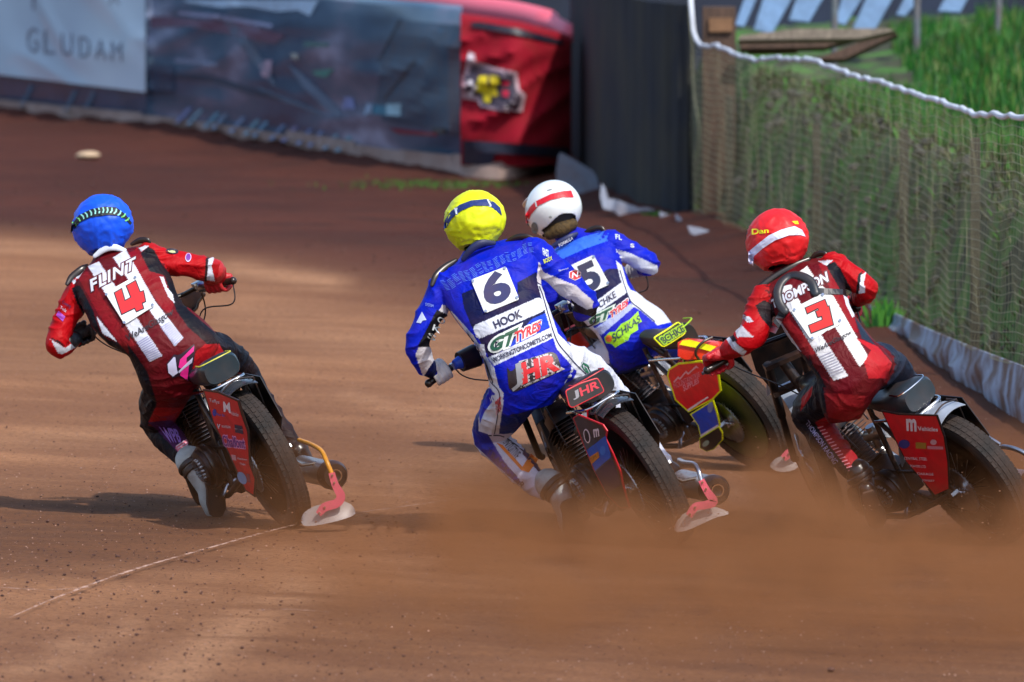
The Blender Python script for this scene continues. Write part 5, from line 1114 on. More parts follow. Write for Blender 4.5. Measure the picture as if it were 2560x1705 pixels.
text_decal('Conny', ZA((262, 990), (335, 1030), (325, 1068), (255, 1022)), (60, 30, 90), mp, r.root, bold=.02); text_decal('Toda', ZA((245, 1035), (298, 1068), (288, 1095), (240, 1060)), (210, 210, 230), mp, r.root)
poly_decal(ZA((225, 1080), (285, 1130), (262, 1172), (205, 1118)), (150, 60, 170), mp, r.root, 'arm_badge')
text_decal('WPB', ZB((320, 680), (470, 700), (500, 800), (400, 800)), (150, 110, 200), mp, r.root, bold=.03)
for k in range(6):
    a, b_ = ZB((455 + 14 * k, 832 + 17 * k), (540 + 6 * k, 775 + 20 * k)); poly_decal([a, b_, (b_[0] + 1, b_[1] + 2.4), (a[0] + 1, a[1] + 2.4)], (232, 190, 205), mp, r.root, 'shin_stripe')
collar(r, [(168, 710, .38), (180, 692, .40), (205, 672, .42), (218, 664, .44)], .022); collar(r, [(330, 610, .44), (350, 601, .43), (368, 602, .42), (374, 612, .42)], .02)
collar(r, [(237, 640, .42), (262, 622, .415), (285, 618, .42), (312, 626, .43)], .016, mat('collar_white', (206, 214, 226), .5, dirt=.2), 'collar')
BLUECOV = mat('blue_cover', (4, 84, 236), .5, var=.06, bump=.8, bscale=11)
sh, hm = helmet(r.root, W(257, 564, D4 + .52), (-.10, .28, .95), (-.45, .85, -.2), .139, mat('red_shell', (170, 20, 30), .2), BLUECOV, seed=1)
strap_part(sh, hm, ZA((328, 430), (334, 350), (400, 265), (500, 215), (620, 190), (720, 198), (800, 260), (852, 330), (840, 350), (800, 300), (740, 268), (640, 264), (500, 282), (410, 325), (345, 400)), mat('strap_black', (18, 22, 30), .6))
for i, (x, y, a) in enumerate(((360, 340, .9), (395, 300, .8), (430, 278, .6), (462, 262, .5), (500, 246, .3), (535, 232, .2), (570, 226, .1), (605, 222, 0), (640, 222, -.1), (675, 224, -.3), (710, 232, -.5), (745, 248, -.6), (780, 268, -.8), (812, 300, -.9))):
    c, s = math.cos(-a), math.sin(-a); q = [(-7, 24), (0, 0), (-7, -24), (6, -24), (13, 0), (6, 24)]
    poly_decal(ZA(*[(x + u * c - v * s, y + u * s + v * c) for u, v in q]), (150, 225, 215) if 1 < i < 12 else (120, 210, 120), lambda p, lv: hm(p, 1.8), sh, 'strap_mark')
GLR = mat('glove_red', (190, 20, 34), .5, dirt=.25, bump=.4)
glove(r.root, W(534, 697, D4 + .62), B4['gR'], B4['bR'], GLR, 1.12, W(532, 676, D4 + .50), -1, .058)
glove(r.root, W(192, 846, D4 + .50), B4['gL'], B4['bL'], mat('glove_dark', (40, 40, 48), .5, dirt=.3), 1.0, W(172, 855, D4 + .42), 1, .04)
GREYB = mat('boot_grey', (176, 184, 186), .5, dirt=.6, dscale=12, bump=.4); SOLE = mat('boot_sole', (62, 50, 44), .8, dirt=.7, dscale=10)
boot(r, (474, 1150, .45), (492, 1178, .42), (512, 1178, .36), (532, 1284, .42), GREYB, SOLE, size=1.12)
boot(r, (746, 1128, .46), (760, 1148, .46), (758, 1172, .38), (800, 1165, .62), PLB, SOLE, False, .85)

# ---- the rider in the yellow helmet cover
r = Rider(D6, 562)
r.torso([(1262, 1040, 1380, 1012, .18, .05), (1236, 1003, 1412, 962, .2, .12), (1222, 950, 1434, 902, .2, .15), (1206, 895, 1416, 850, .22, .135), (1176, 845, 1387, 799, .26, .118), (1142, 797, 1364, 746, .32, .12), (1110, 757, 1350, 692, .38, .125), (1086, 712, 1350, 632, .42, .11), (1098, 682, 1342, 604, .46, .09), (1140, 655, 1290, 598, .49, .07), (1158, 628, 1232, 604, .52, .055)])
r.limb('RA', [(1335, 632, .43, .07), (1362, 655, .42, .068), (1410, 698, .40, .062), (1450, 736, .39, .056), (1468, 756, .40, .052), (1462, 772, .48, .046), (1452, 782, .58, .034)])
r.limb('LA', [(1112, 712, .42, .07), (1090, 760, .41, .066), (1062, 812, .39, .058), (1044, 860, .38, .053), (1056, 902, .42, .048), (1078, 926, .47, .038), (1090, 932, .49, .03)])
r.limb('LL', [(1290, 975, .22, .115), (1255, 1030, .42, .10), (1224, 1085, .62, .075), (1244, 1114, .60, .076), (1286, 1156, .52, .07), (1342, 1208, .44, .056), (1374, 1226, .40, .045)])
r.limb('RL', [(1400, 915, .25, .11), (1462, 925, .42, .088), (1530, 985, .62, .066), (1560, 1020, .6, .062), (1620, 1110, .5, .055), (1675, 1190, .44, .045)])
r.base = {'T': BLUE, 'LA': BLUE, 'RA': BLUE, 'LL': (20, 40, 120), 'RL': (206, 210, 226)}
r.paint('T', ZC((545, 860), (640, 820), (720, 1015), (1000, 900), (985, 770), (1130, 690), (1165, 760), (1190, 900), (1240, 1110), (760, 1360), (680, 1220), (620, 1110), (560, 960)), NAVY)
r.paint('T', ZC((980, 780), (1060, 745), (1085, 870), (990, 905)), (14, 22, 60))
r.paint('T', ZC((1095, 1060), (1225, 1000), (1250, 1110), (900, 1290), (990, 1180)), (20, 60, 190))
r.paint('T', roundpoly(ZC((628, 1115), (1165, 880), (1205, 990), (668, 1220)), 12), WHT)
r.paint('T', ZC((752, 1362), (1245, 1125), (1275, 1200), (800, 1425)), WHT)
r.paint('TLL', ZC((440, 985), (470, 1000), (640, 1190), (770, 1400), (800, 1440), (840, 1600), (740, 1600), (700, 1400), (600, 1210), (460, 1060)), WHT)
r.paint('TLL', ZD((85, 0), (150, 0), (195, 240), (300, 370), (290, 440), (205, 345), (150, 200)), WHT)
r.paint('TRL', ZC((1140, 780), (1180, 800), (1230, 960), (1300, 1170), (1420, 1290), (1640, 1520), (1700, 1600), (1560, 1600), (1390, 1400), (1290, 1290), (1200, 1000)), WHT)
r.paint('TRL', ZD((680, -20), (830, 20), (1010, 170), (1200, 400), (1200, 470), (1080, 430), (1060, 340), (960, 240), (830, 190)), WHT)
r.paint('TLL', ZD((240, 380), (300, 420), (260, 690), (110, 660), (110, 560), (170, 400)), WHT); r.paint('LL', ZD((200, 330), (260, 370), (150, 520), (120, 600), (110, 500)), BLUE)
r.paint('LL', ZD((60, 655), (300, 680), (460, 660), (700, 860), (800, 1200), (620, 1300), (300, 1100), (60, 760)), (206, 204, 226)); r.paint('LL', ZD((60, 640), (180, 680), (300, 880), (430, 1040), (410, 1060), (250, 920), (80, 760)), (40, 46, 150))
r.paint('LL', ZD((470, 740), (560, 850), (640, 1000), (640, 1060), (560, 960), (440, 830)), (40, 30, 80))
r.paint('LA', ZC((400, 940), (500, 1010), (440, 1180), (370, 1300), (360, 1420), (330, 1500), (250, 1530), (185, 1340), (215, 1260), (360, 1000)), (196, 192, 198))
r.paint('TLA', ZC((350, 985), (448, 1030), (310, 1280), (200, 1275)), (14, 14, 20)); r.paint('LA', ZC((240, 1520), (330, 1380), (370, 1430), (310, 1560)), NAVY)
r.paint('TRA', ZC((1150, 610), (1185, 690), (1440, 795), (1580, 920), (1560, 1010), (1440, 935), (1290, 860), (1140, 770), (1135, 730)), (196, 190, 196)); r.paint('RA', ZC((1400, 900), (1450, 940), (1530, 985), (1620, 960), (1600, 1050), (1420, 1000)), INK)
p6 = person('person in blue and white leathers with yellow helmet cover and number 6', (W(1340, 950, D6 + .2).x, D6 + .2, 0)); r.build(p6, SUIT)
mp = body_mapper(r)
dm = []
for j in range(8):
    for k in range(16):
        if random.random() < .12: continue
        u0 = (k + .12 + random.uniform(-.05, .05)) / 16; u1 = u0 + random.uniform(.035, .052); v = (j + .5) / 8; A, Bq, C_, D_ = ZC((365, 755), (1105, 445), (1115, 525), (425, 835))
        f = lambda u, v, : (A[0] * (1 - u) * (1 - v) + Bq[0] * u * (1 - v) + C_[0] * u * v + D_[0] * (1 - u) * v, A[1] * (1 - u) * (1 - v) + Bq[1] * u * (1 - v) + C_[1] * u * v + D_[1] * (1 - u) * v + 3 * math.sin(u * 26))

        p = [f(u0, v), f(u1, v), f(u1, v + .03), f(u0, v + .03)]; dm.append(p)
multi_decal(dm, (90, 140, 236), mp, r.root, 'yoke_print')
text_decal('HOOK', ZC((790, 1078), (1003, 982), (1022, 1040), (814, 1132)), NAVY, mp, r.root, bold=.025)
text_decal('GT', ZC((768, 1232), (985, 1130), (958, 1248), (784, 1312)), (18, 84, 60), mp, r.root, bold=.05, outline=(220, 226, 222), ow=.13, shear=.2)
text_decal('TYRES', ZC((962, 1165), (1165, 1072), (1168, 1140), (975, 1236)), (206, 26, 40), mp, r.root, bold=.04, outline=(226, 222, 226), ow=.1, shear=.25)
text_decal('WORKINGTONCOMETS.COM', ZC((776, 1368), (1248, 1162), (1254, 1196), (795, 1402)), NAVY, mp, r.root, bold=.02)
poly_decal(roundpoly(ZD((322, 165), (352, 215), (440, 128), (655, 56), (700, 75), (735, 180), (700, 218), (380, 366), (338, 338)), 10), (26, 24, 34), mp, r.root, 'emblem', 0)
text_decal('J', ZD((352, 175), (428, 138), (446, 300), (372, 352)), (150, 154, 162), mp, r.root, bold=.03); text_decal('HR', ZD((440, 150), (682, 78), (706, 190), (452, 292)), (214, 30, 42), mp, r.root, bold=.05, outline=(190, 180, 184), ow=.08)
text_decal('JACOB HOOK RACING', ZD((456, 306), (640, 226), (644, 246), (462, 328)), (170, 170, 180), mp, r.root)
for ch, x, y in (('O', 388, 1072), ('K', 352, 1138), ('S', 315, 1200)):
    text_decal(ch, ZC((x - 22, y - 38), (x + 32, y - 10), (x + 20, y + 32), (x - 36, y + 6)), (214, 222, 226), mp, r.root, bold=.02)
hx = [ZC((1435 + 48 * math.cos(a), 712 + 38 * math.sin(a)))[0] for a in [math.pi / 6 + k * math.pi / 3 for k in range(6)]]
poly_decal(offset_poly(hx, 1.8), (226, 210, 214), mp, r.root, 'arm_badge', 0); poly_decal(hx, (206, 20, 40), mp, r.root, 'arm_badge', 1); text_decal('N', ZC((1415, 695), (1460, 685), (1455, 728), (1412, 735)), WHT, lambda p, l: mp(p, 2), r.root, bold=.03)
text_decal('FAST', ZC((1180, 500), (1225, 520), (1235, 575), (1185, 555)), (200, 214, 240), mp, r.root, bold=.03); text_decal('BODY', ZC((1185, 592), (1250, 565), (1262, 592), (1195, 622)), (200, 206, 60), mp, r.root, bold=.03); text_decal('Special', ZC((1305, 672), (1380, 655), (1382, 668), (1308, 688)), WHT, mp, r.root)
text_decal('SYSTEM', ZC((262, 930), (325, 945), (325, 965), (262, 955)), (150, 180, 240), mp, r.root); poly_decal(ZC((235, 1000), (270, 1065), (240, 1070), (225, 1092), (190, 1085)), (190, 206, 240), mp, r.root, 'arm_badge')
text_decal('TYRES', ZD((235, 440), (275, 395), (280, 490), (240, 540)), (206, 40, 60), mp, r.root, bold=.03)
text_decal('INTUITIVE', ZD((345, 720), (430, 820), (385, 880), (290, 745)), (40, 40, 60), mp, r.root, bold=.01); line_decal([tuple(p) for p in crom(ZD((180, 690), (300, 700), (440, 800), (560, 930), (630, 1050)), 5)], 1.6, NAVY, mp, r.root) if 'line_decal' in globals() else None
text_decal('TRACKSTAR', ZD((185, 775), (465, 1060), (430, 1095), (170, 820)), (40, 36, 90), mp, r.root)
poly_decal(ZD((245, 745), (290, 760), (440, 925), (505, 825), (560, 872), (488, 968), (430, 950)), (226, 120, 30), mp, r.root, 'knee_print')
text_decal('GT', ZD((880, 130), (935, 160), (990, 250), (900, 200)), (20, 110, 80), mp, r.root, bold=.05)
line_decal([tuple(p) for p in crom(ZC((1155, 800), (1185, 880), (1225, 1020), (1290, 1220), (1370, 1330), (1480, 1450), (1600, 1560)), 6)], 1.1, NAVY, mp, r.root)
line_decal([tuple(p) for p in crom(ZC((430, 960), (520, 1090), (640, 1240), (730, 1400), (790, 1560)), 6)], 1.1, NAVY, mp, r.root)
line_decal([tuple(p) for p in crom(ZD((150, 130), (190, 270), (265, 370), (255, 520), (230, 680)), 6)], 1.1, NAVY, mp, r.root)
pe, fm = back_plate(r, ZC((617, 750), (893, 644), (998, 903), (726, 1014)), bolts=ZC((636, 762), (884, 662), (980, 890), (735, 998)))
text_decal('6', ZC((700, 745), (868, 680), (930, 885), (762, 952)), (22, 34, 92), fm, pe, name='number', bold=.045)
collar(r, [(1080, 712, .36), (1090, 690, .38), (1112, 668, .41), (1140, 650, .44)], .022); collar(r, [(1268, 604, .46), (1290, 594, .45), (1315, 592, .44), (1338, 600, .43)], .02)
collar(r, [(1158, 648, .41), (1180, 622, .40), (1205, 608, .40), (1235, 608, .42)], .017, mat('collar_navy', (24, 32, 76), .5), 'collar')
sh, hm = helmet(r.root, W(1187, 553, D6 + .53), (-.06, .28, .95), (-.5, .83, -.2), .134, mat('navy_shell', (30, 40, 80), .25), mat('yellow_cover', (214, 226, 8), .5, var=.05, bump=.8, bscale=11), seed=2)
strap_part(sh, hm, ZC((405, 350), (412, 285), (460, 215), (530, 162), (620, 128), (740, 116), (800, 140), (848, 185), (862, 245), (840, 230), (770, 172), (640, 168), (540, 210), (470, 268), (425, 345)), mat('strap_navy', (20, 44, 110), .6))
for q in (ZC((486, 190), (512, 184), (514, 198), (508, 200), (512, 235), (520, 240), (492, 244), (500, 236)), ZC((742, 120), (756, 120), (780, 165), (778, 178), (755, 176), (768, 168))):
    poly_decal(q, (206, 220, 236), lambda p, lv: hm(p, 1.9), sh, 'strap_mark')
GLW = mat('glove_white', (206, 206, 208), .5, dirt=.4, dscale=14, bump=.4)
glove(r.root, W(1090, 930, D6 + .52), B6['gL'], B6['bL'], GLW, 1.05, W(1082, 918, D6 + .47), 1, .036)
glove(r.root, W(1452, 776, D6 + .60), B6['gR'], B6['bR'], GLW, 1.05, W(1460, 764, D6 + .5), -1, .04)
boot(r, (1372, 1208, .40), (1394, 1228, .38), (1408, 1240, .32), (1430, 1336, .42), GREYB, SOLE, size=1.12)
boot(r, (1672, 1185, .44), (1684, 1200, .44), (1680, 1222, .36), (1720, 1215, .6), PLB, SOLE, False)
b = MB(); b.tube([W(1136, 912, D6 + .50), W(1175, 895, D6 + .54), W(1225, 872, D6 + .6)], [.022, .045, .052], 16, sm=3); bp = b.build('bar_pad', bluep, B6['root'], world=True)
b = MB(); b.tube([W(1150, 905, D6 + .515), W(1190, 888, D6 + .55)], [.047, .054], 16); b.build('pad_sleeve', PLB, bp, world=True)

# ---- the rider in the white helmet
r = Rider(D5, 508)
r.torso([(1550, 925, 1625, 905, .2, .05), (1532, 900, 1652, 868, .2, .11), (1513, 868, 1682, 822, .2, .15), (1483, 828, 1652, 775, .22, .13), (1453, 795, 1602, 740, .26, .118), (1427, 760, 1574, 705, .32, .12), (1398, 712, 1554, 655, .38, .12), (1370, 668, 1544, 610, .42, .105), (1368, 640, 1522, 580, .46, .09), (1394, 616, 1486, 578, .49, .065), (1385, 590, 1435, 566, .52, .055)])
r.limb('RA', [(1522, 608, .43, .068), (1548, 620, .42, .064), (1590, 640, .41, .056), (1624, 658, .40, .048), (1618, 668, .46, .044), (1600, 674, .58, .032)])
r.limb('LA', [(1385, 660, .42, .066), (1370, 700, .40, .06), (1372, 740, .40, .052), (1390, 756, .46, .044), (1405, 762, .54, .034)])
r.limb('LL', [(1565, 880, .22, .105), (1520, 890, .42, .09), (1478, 912, .6, .072), (1490, 950, .58, .068), (1520, 1010, .5, .058), (1550, 1075, .42, .046)])
r.limb('RL', [(1630, 840, .25, .10), (1668, 850, .42, .08), (1712, 885, .62, .062), (1740, 930, .6, .058), (1780, 1000, .5, .05), (1815, 1070, .44, .042)])
r.base = {'T': BLUE, 'LA': BLUE, 'RA': BLUE, 'LL': (20, 40, 110), 'RL': (30, 60, 170)}
r.paint('T', ZE((350, 630), (600, 520), (830, 455), (860, 500), (840, 545), (620, 620), (400, 720)), (52, 104, 220))
r.paint('T', ZE((690, 880), (820, 790), (930, 790), (960, 900), (1000, 1060), (660, 1260), (610, 1100)), NAVY)
r.paint('T', roundpoly(ZE((600, 1130), (740, 1050), (940, 900), (985, 990), (690, 1190)), 8), WHT)
r.paint('T', ZE((690, 1310), (1010, 1085), (1040, 1115), (760, 1355)), (170, 180, 224))
r.paint('TRL', ZE((885, 720), (935, 760), (985, 930), (1010, 970), (1130, 1010), (1300, 1140), (1380, 1240), (1240, 1270), (1100, 1150), (1030, 1110), (970, 980), (925, 880)), WHT)
r.paint('RA', ZE((890, 625), (1000, 655), (1240, 765), (1250, 860), (1090, 815), (960, 745), (890, 700)), WHT)
r.paint('TLL', ZE((540, 1200), (640, 1220), (740, 1340), (820, 1500), (830, 1600), (720, 1600), (690, 1430), (600, 1320)), (196, 196, 214)); r.paint('LL', ZE((600, 1480), (700, 1440), (740, 1600), (600, 1600)), (186, 186, 210))
p5 = person('person in blue leathers and white helmet with red band, partly hidden behind number 6', (W(1570, 870, D5 + .2).x, D5 + .2, 0)); r.build(p5, SUIT)
mp = body_mapper(r)
text_decal('CHKE', ZE((735, 1072), (872, 975), (890, 1030), (748, 1125)), NAVY, mp, r.root, bold=.015)
text_decal('TYRES', ZE((835, 1160), (985, 1045), (992, 1095), (848, 1208)), (206, 26, 40), mp, r.root, bold=.04, outline=(226, 222, 226), ow=.1, shear=.2); text_decal('GT', ZE((655, 1215), (850, 1120), (836, 1200), (672, 1272)), (18, 84, 60), mp, r.root, bold=.05, outline=(200, 214, 200), ow=.12, shear=.2)
poly_decal(ZE((785, 1375), (830, 1330), (880, 1325), (930, 1260), (1000, 1225), (1075, 1150), (1085, 1200), (1108, 1240), (1070, 1260), (1075, 1310), (1010, 1350), (990, 1400), (930, 1430), (880, 1462), (845, 1430), (800, 1425)), (150, 210, 20), mp, r.root, 'emblem', 0)
text_decal('SCHKAS', ZE((850, 1352), (1085, 1180), (1092, 1238), (868, 1418)), (24, 60, 70), mp, r.root, bold=.02); poly_decal(ellipse(*ZE((825, 1385))[0], 8, 9), (230, 110, 40), mp, r.root, 'emblem', 1)
text_decal('FL', ZE((880, 495), (935, 505), (935, 545), (885, 535)), (200, 214, 240), mp, r.root, bold=.02); text_decal('S', ZE((1010, 575), (1040, 580), (1040, 610), (1012, 606)), WHT, mp, r.root, bold=.03)
line_decal([tuple(p) for p in crom(ZE((920, 800), (960, 930), (1010, 1060), (1090, 1130), (1220, 1240)), 6)], 1.0, NAVY, mp, r.root)
pe, fm = back_plate(r, ZE((482, 768), (694, 670), (832, 922), (616, 1020)), bolts=ZE((500, 775), (697, 690), (818, 912), (630, 1000)))
text_decal('5', ZE((560, 785), (680, 730), (760, 930), (640, 985)), (22, 34, 70), fm, pe, name='number', bold=.05)
collar(r, [(1455, 590, .46), (1478, 574, .45), (1500, 570, .44), (1512, 580, .43)], .02)
collar(r, [(1378, 618, .40), (1400, 606, .395), (1425, 592, .40), (1442, 584, .42)], .015, mat('collar_navy', (24, 32, 76), .5), 'collar')
text_decal('FORMULA', ZE((398, 580), (515, 515), (520, 540), (405, 606)), WHT, lambda p, l: [W(x, y, D5 + .376) for x, y in p], r.root, bold=.01)
sh, hm = helmet(r.root, W(1384, 524, D5 + .54), (-.12, .30, .94), (-.5, .83, -.25), .147, mat('white_shell', (224, 230, 232), .22, var=.03, coat=.5), None, seed=3, back=.42)
strap_part(sh, hm, ZE((120, 400), (113, 335), (150, 265), (200, 215), (330, 152), (430, 128), (505, 122), (528, 182), (440, 180), (330, 202), (225, 252), (160, 330), (135, 400)), mat('strap_red', (206, 20, 40), .5, bump=.2))
poly_decal(ZE((190, 205), (202, 203), (215, 262), (203, 266)), (226, 230, 232), lambda p, lv: hm(p, 1.9), sh, 'strap_mark')
poly_decal(ellipse(*ZE((192, 445))[0], 8, 15, -.15), (110, 120, 120), lambda p, lv: hm(p, 1.2), sh, 'vent'); poly_decal(ellipse(*ZE((327, 352))[0], 4, 3), (150, 156, 156), lambda p, lv: hm(p, 1.2), sh, 'vent')
poly_decal(ZE((300, 118), (340, 108), (342, 114), (302, 124)), (90, 96, 100), lambda p, lv: hm(p, 1.2), sh, 'vent')
b = MB(); b.tube([W(1375, 585, D5 + .47), W(1400, 572, D5 + .46), W(1430, 560, D5 + .46)], [.03, .045, .03], 14, sm=3, round_ends=True); b.build('hair', mat('brown_hair', (70, 52, 20), .8, var=.5, scale=60, bump=.6), r.root, world=True)
glove(r.root, W(1602, 672, D5 + .58), B5['gR'], B5['bR'], GLW, 1.0, W(1614, 666, D5 + .5), -1, .038)
glove(r.root, W(1402, 760, D5 + .55), B5['gL'], B5['bL'], GLW, 1.0, W(1394, 756, D5 + .48), 1, .038)
boot(r, (1548, 1066, .42), (1558, 1085, .42), (1562, 1100, .32), (1590, 1165, .42), GREYB, SOLE)
boot(r, (1812, 1062, .44), (1820, 1080, .44), (1818, 1100, .36), (1855, 1090, .6), PLB, SOLE, False)

# ---- the rider in the red helmet cover
r = Rider(D3, 566)
r.torso([(2072, 1058, 2150, 1045, .2, .05), (2056, 1025, 2178, 1002, .2, .12), (2046, 985, 2214, 948, .2, .15), (2040, 942, 2230, 902, .2, .15), (2008, 893, 2188, 852, .22, .13), (1974, 845, 2142, 796, .28, .12), (1944, 800, 2118, 745, .34, .12), (1912, 757, 2106, 696, .39, .12), (1894, 725, 2096, 655, .43, .105), (1925, 697, 2052, 646, .47, .08), (1935, 672, 2000, 648, .5, .055)])
r.limb('RA', [(2085, 668, .42, .066), (2108, 682, .42, .060), (2140, 700, .41, .054), (2166, 720, .41, .048), (2156, 738, .5, .044), (2140, 752, .58, .034)])
r.limb('LA', [(1910, 748, .38, .066), (1898, 785, .35, .066), (1886, 828, .30, .062), (1868, 848, .29, .058), (1848, 861, .33, .052), (1828, 872, .37, .046), (1816, 882, .40, .034)])
r.limb('LL', [(2105, 970, .22, .115), (2062, 1000, .40, .10), (2022, 1030, .56, .076), (2040, 1062, .55, .074), (2075, 1108, .48, .066), (2125, 1165, .38, .05), (2145, 1188, .36, .045)])
r.limb('RL', [(2180, 915, .25, .11), (2222, 915, .42, .082), (2258, 950, .60, .062), (2285, 990, .58, .058), (2330, 1070, .5, .052), (2370, 1140, .44, .045)])
r.base = {'T': MAR, 'LA': RED, 'RA': RED, 'LL': INK, 'RL': (24, 34, 52)}
r.paint('T', ZG((1110, 540), (1200, 560), (1330, 800), (1420, 1000), (1450, 1130), (1390, 1120), (1230, 800)), (132, 10, 24)); r.paint('T', ZG((770, 1030), (870, 960), (1090, 1310), (1000, 1330)), (132, 10, 24))
r.paint('T', ZG((790, 740), (880, 720), (960, 880), (1365, 1500), (1240, 1540), (1000, 1160), (840, 900)), (216, 216, 220)); r.paint('T', ZG((950, 610), (1015, 560), (1100, 690), (1240, 820), (1535, 1335), (1465, 1425), (1180, 960), (1060, 720)), (216, 216, 214))
r.paint('TLA', ZG((770, 1060), (800, 1050), (965, 1295), (890, 1240), (830, 1170)), WHT); r.paint('T', ZG((590, 870), (640, 800), (665, 850), (575, 900)), WHT)
r.paint('TLA', ZG((575, 900), (650, 850), (720, 890), (740, 960), (800, 1180), (830, 1240), (740, 1240), (690, 1080), (620, 1000)), INK)
r.paint('TRA', ZG((1175, 555), (1250, 525), (1290, 570), (1395, 760), (1400, 880), (1330, 820)), INK); r.paint('TRA', ZG((1110, 520), (1240, 510), (1180, 560)), WHT)
r.paint('T', ZG((1325, 810), (1400, 860), (1420, 990), (1400, 1000), (1350, 900)), WHT); r.paint('TRL', ZG((1420, 1000), (1470, 1060), (1600, 1240), (1700, 1400), (1620, 1250), (1480, 1180)), (30, 42, 60))
r.paint('TRL', ZG((1430, 1180), (1480, 1190), (1620, 1250), (1740, 1390), (1700, 1520), (1540, 1520), (1500, 1380), (1560, 1280)), (176, 22, 34))
r.paint('TLL', ZG((830, 1230), (1000, 1330), (1120, 1480), (1180, 1600), (1030, 1600), (960, 1400), (850, 1290)), INK)
r.paint('TLL', ZH((400, 90), (470, 250), (540, 420), (540, 560), (440, 640), (330, 560), (400, 420)), INK); r.paint('TLL', ZH((340, 440), (430, 340), (420, 420), (330, 550)), RED)
r.paint('LL', ZH((450, 640), (600, 560), (740, 640), (820, 1060), (760, 1060), (560, 820)), (150, 22, 34))
r.paint('TLL', ZH((520, 400), (860, 420), (800, 800), (740, 640), (560, 600)), (120, 16, 24))
r.paint('LA', ZG((400, 1110), (450, 1060), (560, 1170), (420, 1170)), (180, 180, 190)); r.paint('LA', ZG((320, 1170), (350, 1140), (420, 1230), (500, 1290), (470, 1330), (380, 1270)), WHT); r.paint('LA', ZG((340, 1140), (380, 1130), (420, 1200), (380, 1210)), INK)
r.paint('LA', ZG((470, 1000), (520, 990), (560, 1040), (500, 1040)), (190, 190, 200))
r.paint('RA', ZG((1450, 640), (1490, 600), (1460, 740), (1455, 800), (1430, 800)), INK); r.paint('RA', ZG((1475, 640), (1520, 610), (1500, 700), (1510, 790), (1455, 800)), WHT)
p3 = person('person in red and white striped leathers with neck brace, red helmet cover and number 3', (W(2130, 950, D3 + .2).x, D3 + .2, 0)); r.build(p3, SUIT)
mp = body_mapper(r)
text_decal('THOMPSON', ZG((700, 858), (1178, 612), (1195, 690), (722, 925)), WHT, mp, r.root, bold=.035, outline=(86, 12, 30), ow=.09)
text_decal('WeAreGlasgow', ZG((1080, 1262), (1392, 1100), (1400, 1150), (1100, 1312)), (22, 18, 34), mp, r.root, bold=.01, shear=.3)
pe, fm = back_plate(r, ZG((870, 935), (1150, 792), (1310, 1050), (1050, 1195)), rad=9, bolts=ZG((908, 938), (1150, 808), (1296, 1030), (1060, 1180)))
n3 = ZG((1003, 922), (1165, 852), (1188, 912), (1200, 908), (1236, 1062), (1052, 1132), (1032, 1072), (1150, 1022), (1142, 988), (1108, 998), (1092, 952), (1118, 940), (1110, 920), (1018, 966))
poly_decal(offset_poly(n3, 2.6), (44, 30, 40), fm, pe, 'number_edge', 0); poly_decal(n3, (214, 26, 28), fm, pe, 'number', 1)
for k in range(9):
    a, b_ = ZG((1110 + 12 * k, 1340 + 20 * k), (1225 + 13 * k, 1290 + 20 * k)); poly_decal([a, b_, (b_[0] + .8, b_[1] + 1.6), (a[0] + .8, a[1] + 1.6)], (150, 148, 170), mp, r.root, 'ribbing')
for k in range(17):
    a, b_ = ZH((470 + 18 * k, 682 + 25 * k), (515 + 18 * k, 668 + 25 * k)); poly_decal([a, b_, (b_[0] + 1, b_[1] + 2.6), (a[0] + 1, a[1] + 2.6)], (220, 130, 140), mp, r.root, 'shin_stripe')
text_decal('THOMPSON RACING', ZH((395, 620), (640, 960), (600, 985), (370, 650)), (160, 150, 190), mp, r.root, bold=.01)
text_decal('FM', ZG((470, 975), (535, 1010), (525, 1048), (465, 1015)), (190, 200, 210), mp, r.root)
BR = mat('brace_black', (30, 40, 48), .4, dirt=.2)
b = MB(); b.tube([mp([q], 2)[0] for q in [tuple(w_) for w_ in crom(ZG((822, 945), (780, 880), (765, 790), (800, 700), (880, 645), (970, 650), (1050, 700), (1085, 790)), 2)]], .021, 12, sm=6, round_ends=True, squash=.6); b.build('neck_brace', BR, r.root, world=True)
strip([(mp([q], 2)[0], mp([q2], 2)[0]) for q, q2 in ((lerp2(*ZG((1090, 748), (1320, 760)), t), lerp2(*ZG((1090, 797), (1320, 805)), t)) for t in (0, .15, .3, .45, .6, .75, .9, 1))], BR, 'brace_strap', r.root)
strip([(mp([q], 2)[0], mp([q2], 2)[0]) for q, q2 in ((lerp2(*ZG((790, 920), (685, 1115)), t), lerp2(*ZG((850, 950), (745, 1140)), t)) for t in (0, .15, .3, .45, .6, .75, .9, 1))], BR, 'brace_strap', r.root)
collar(r, [(1878, 745, .36), (1900, 720, .38), (1940, 690, .40), (1985, 665, .42), (2022, 648, .44)], .024); collar(r, [(2025, 650, .46), (2042, 636, .45), (2060, 634, .44), (2068, 646, .43)], .018)
sh, hm = helmet(r.root, W(1944, 602, D3 + .50), (-.10, .28, .95), (-.42, .87, -.2), .137, PLB, mat('red_cover', (214, 24, 30), .5, var=.06, bump=.8, bscale=11), seed=5)
strap_part(sh, hm, ZG((512, 545), (515, 440), (600, 370), (690, 300), (800, 250), (910, 222), (975, 255), (1002, 312), (960, 298), (860, 300), (740, 345), (640, 410), (562, 480), (555, 560)), mat('strap_white', (206, 210, 236), .5, bump=.2))
text_decal('Dan', ZG((545, 248), (683, 238), (685, 278), (545, 294)), (236, 226, 10), lambda p, l: hm(p, 1.3), sh, bold=.03); poly_decal(ZG((885, 180), (935, 178), (945, 205), (915, 205)), (236, 226, 10), lambda p, l: hm(p, 1.3), sh, 'lettering')
glove(r.root, W(2140, 750, D3 + .60), B3['gR'], B3['bR'], GLR, 1.05, W(2154, 738, D3 + .5), -1, .044)
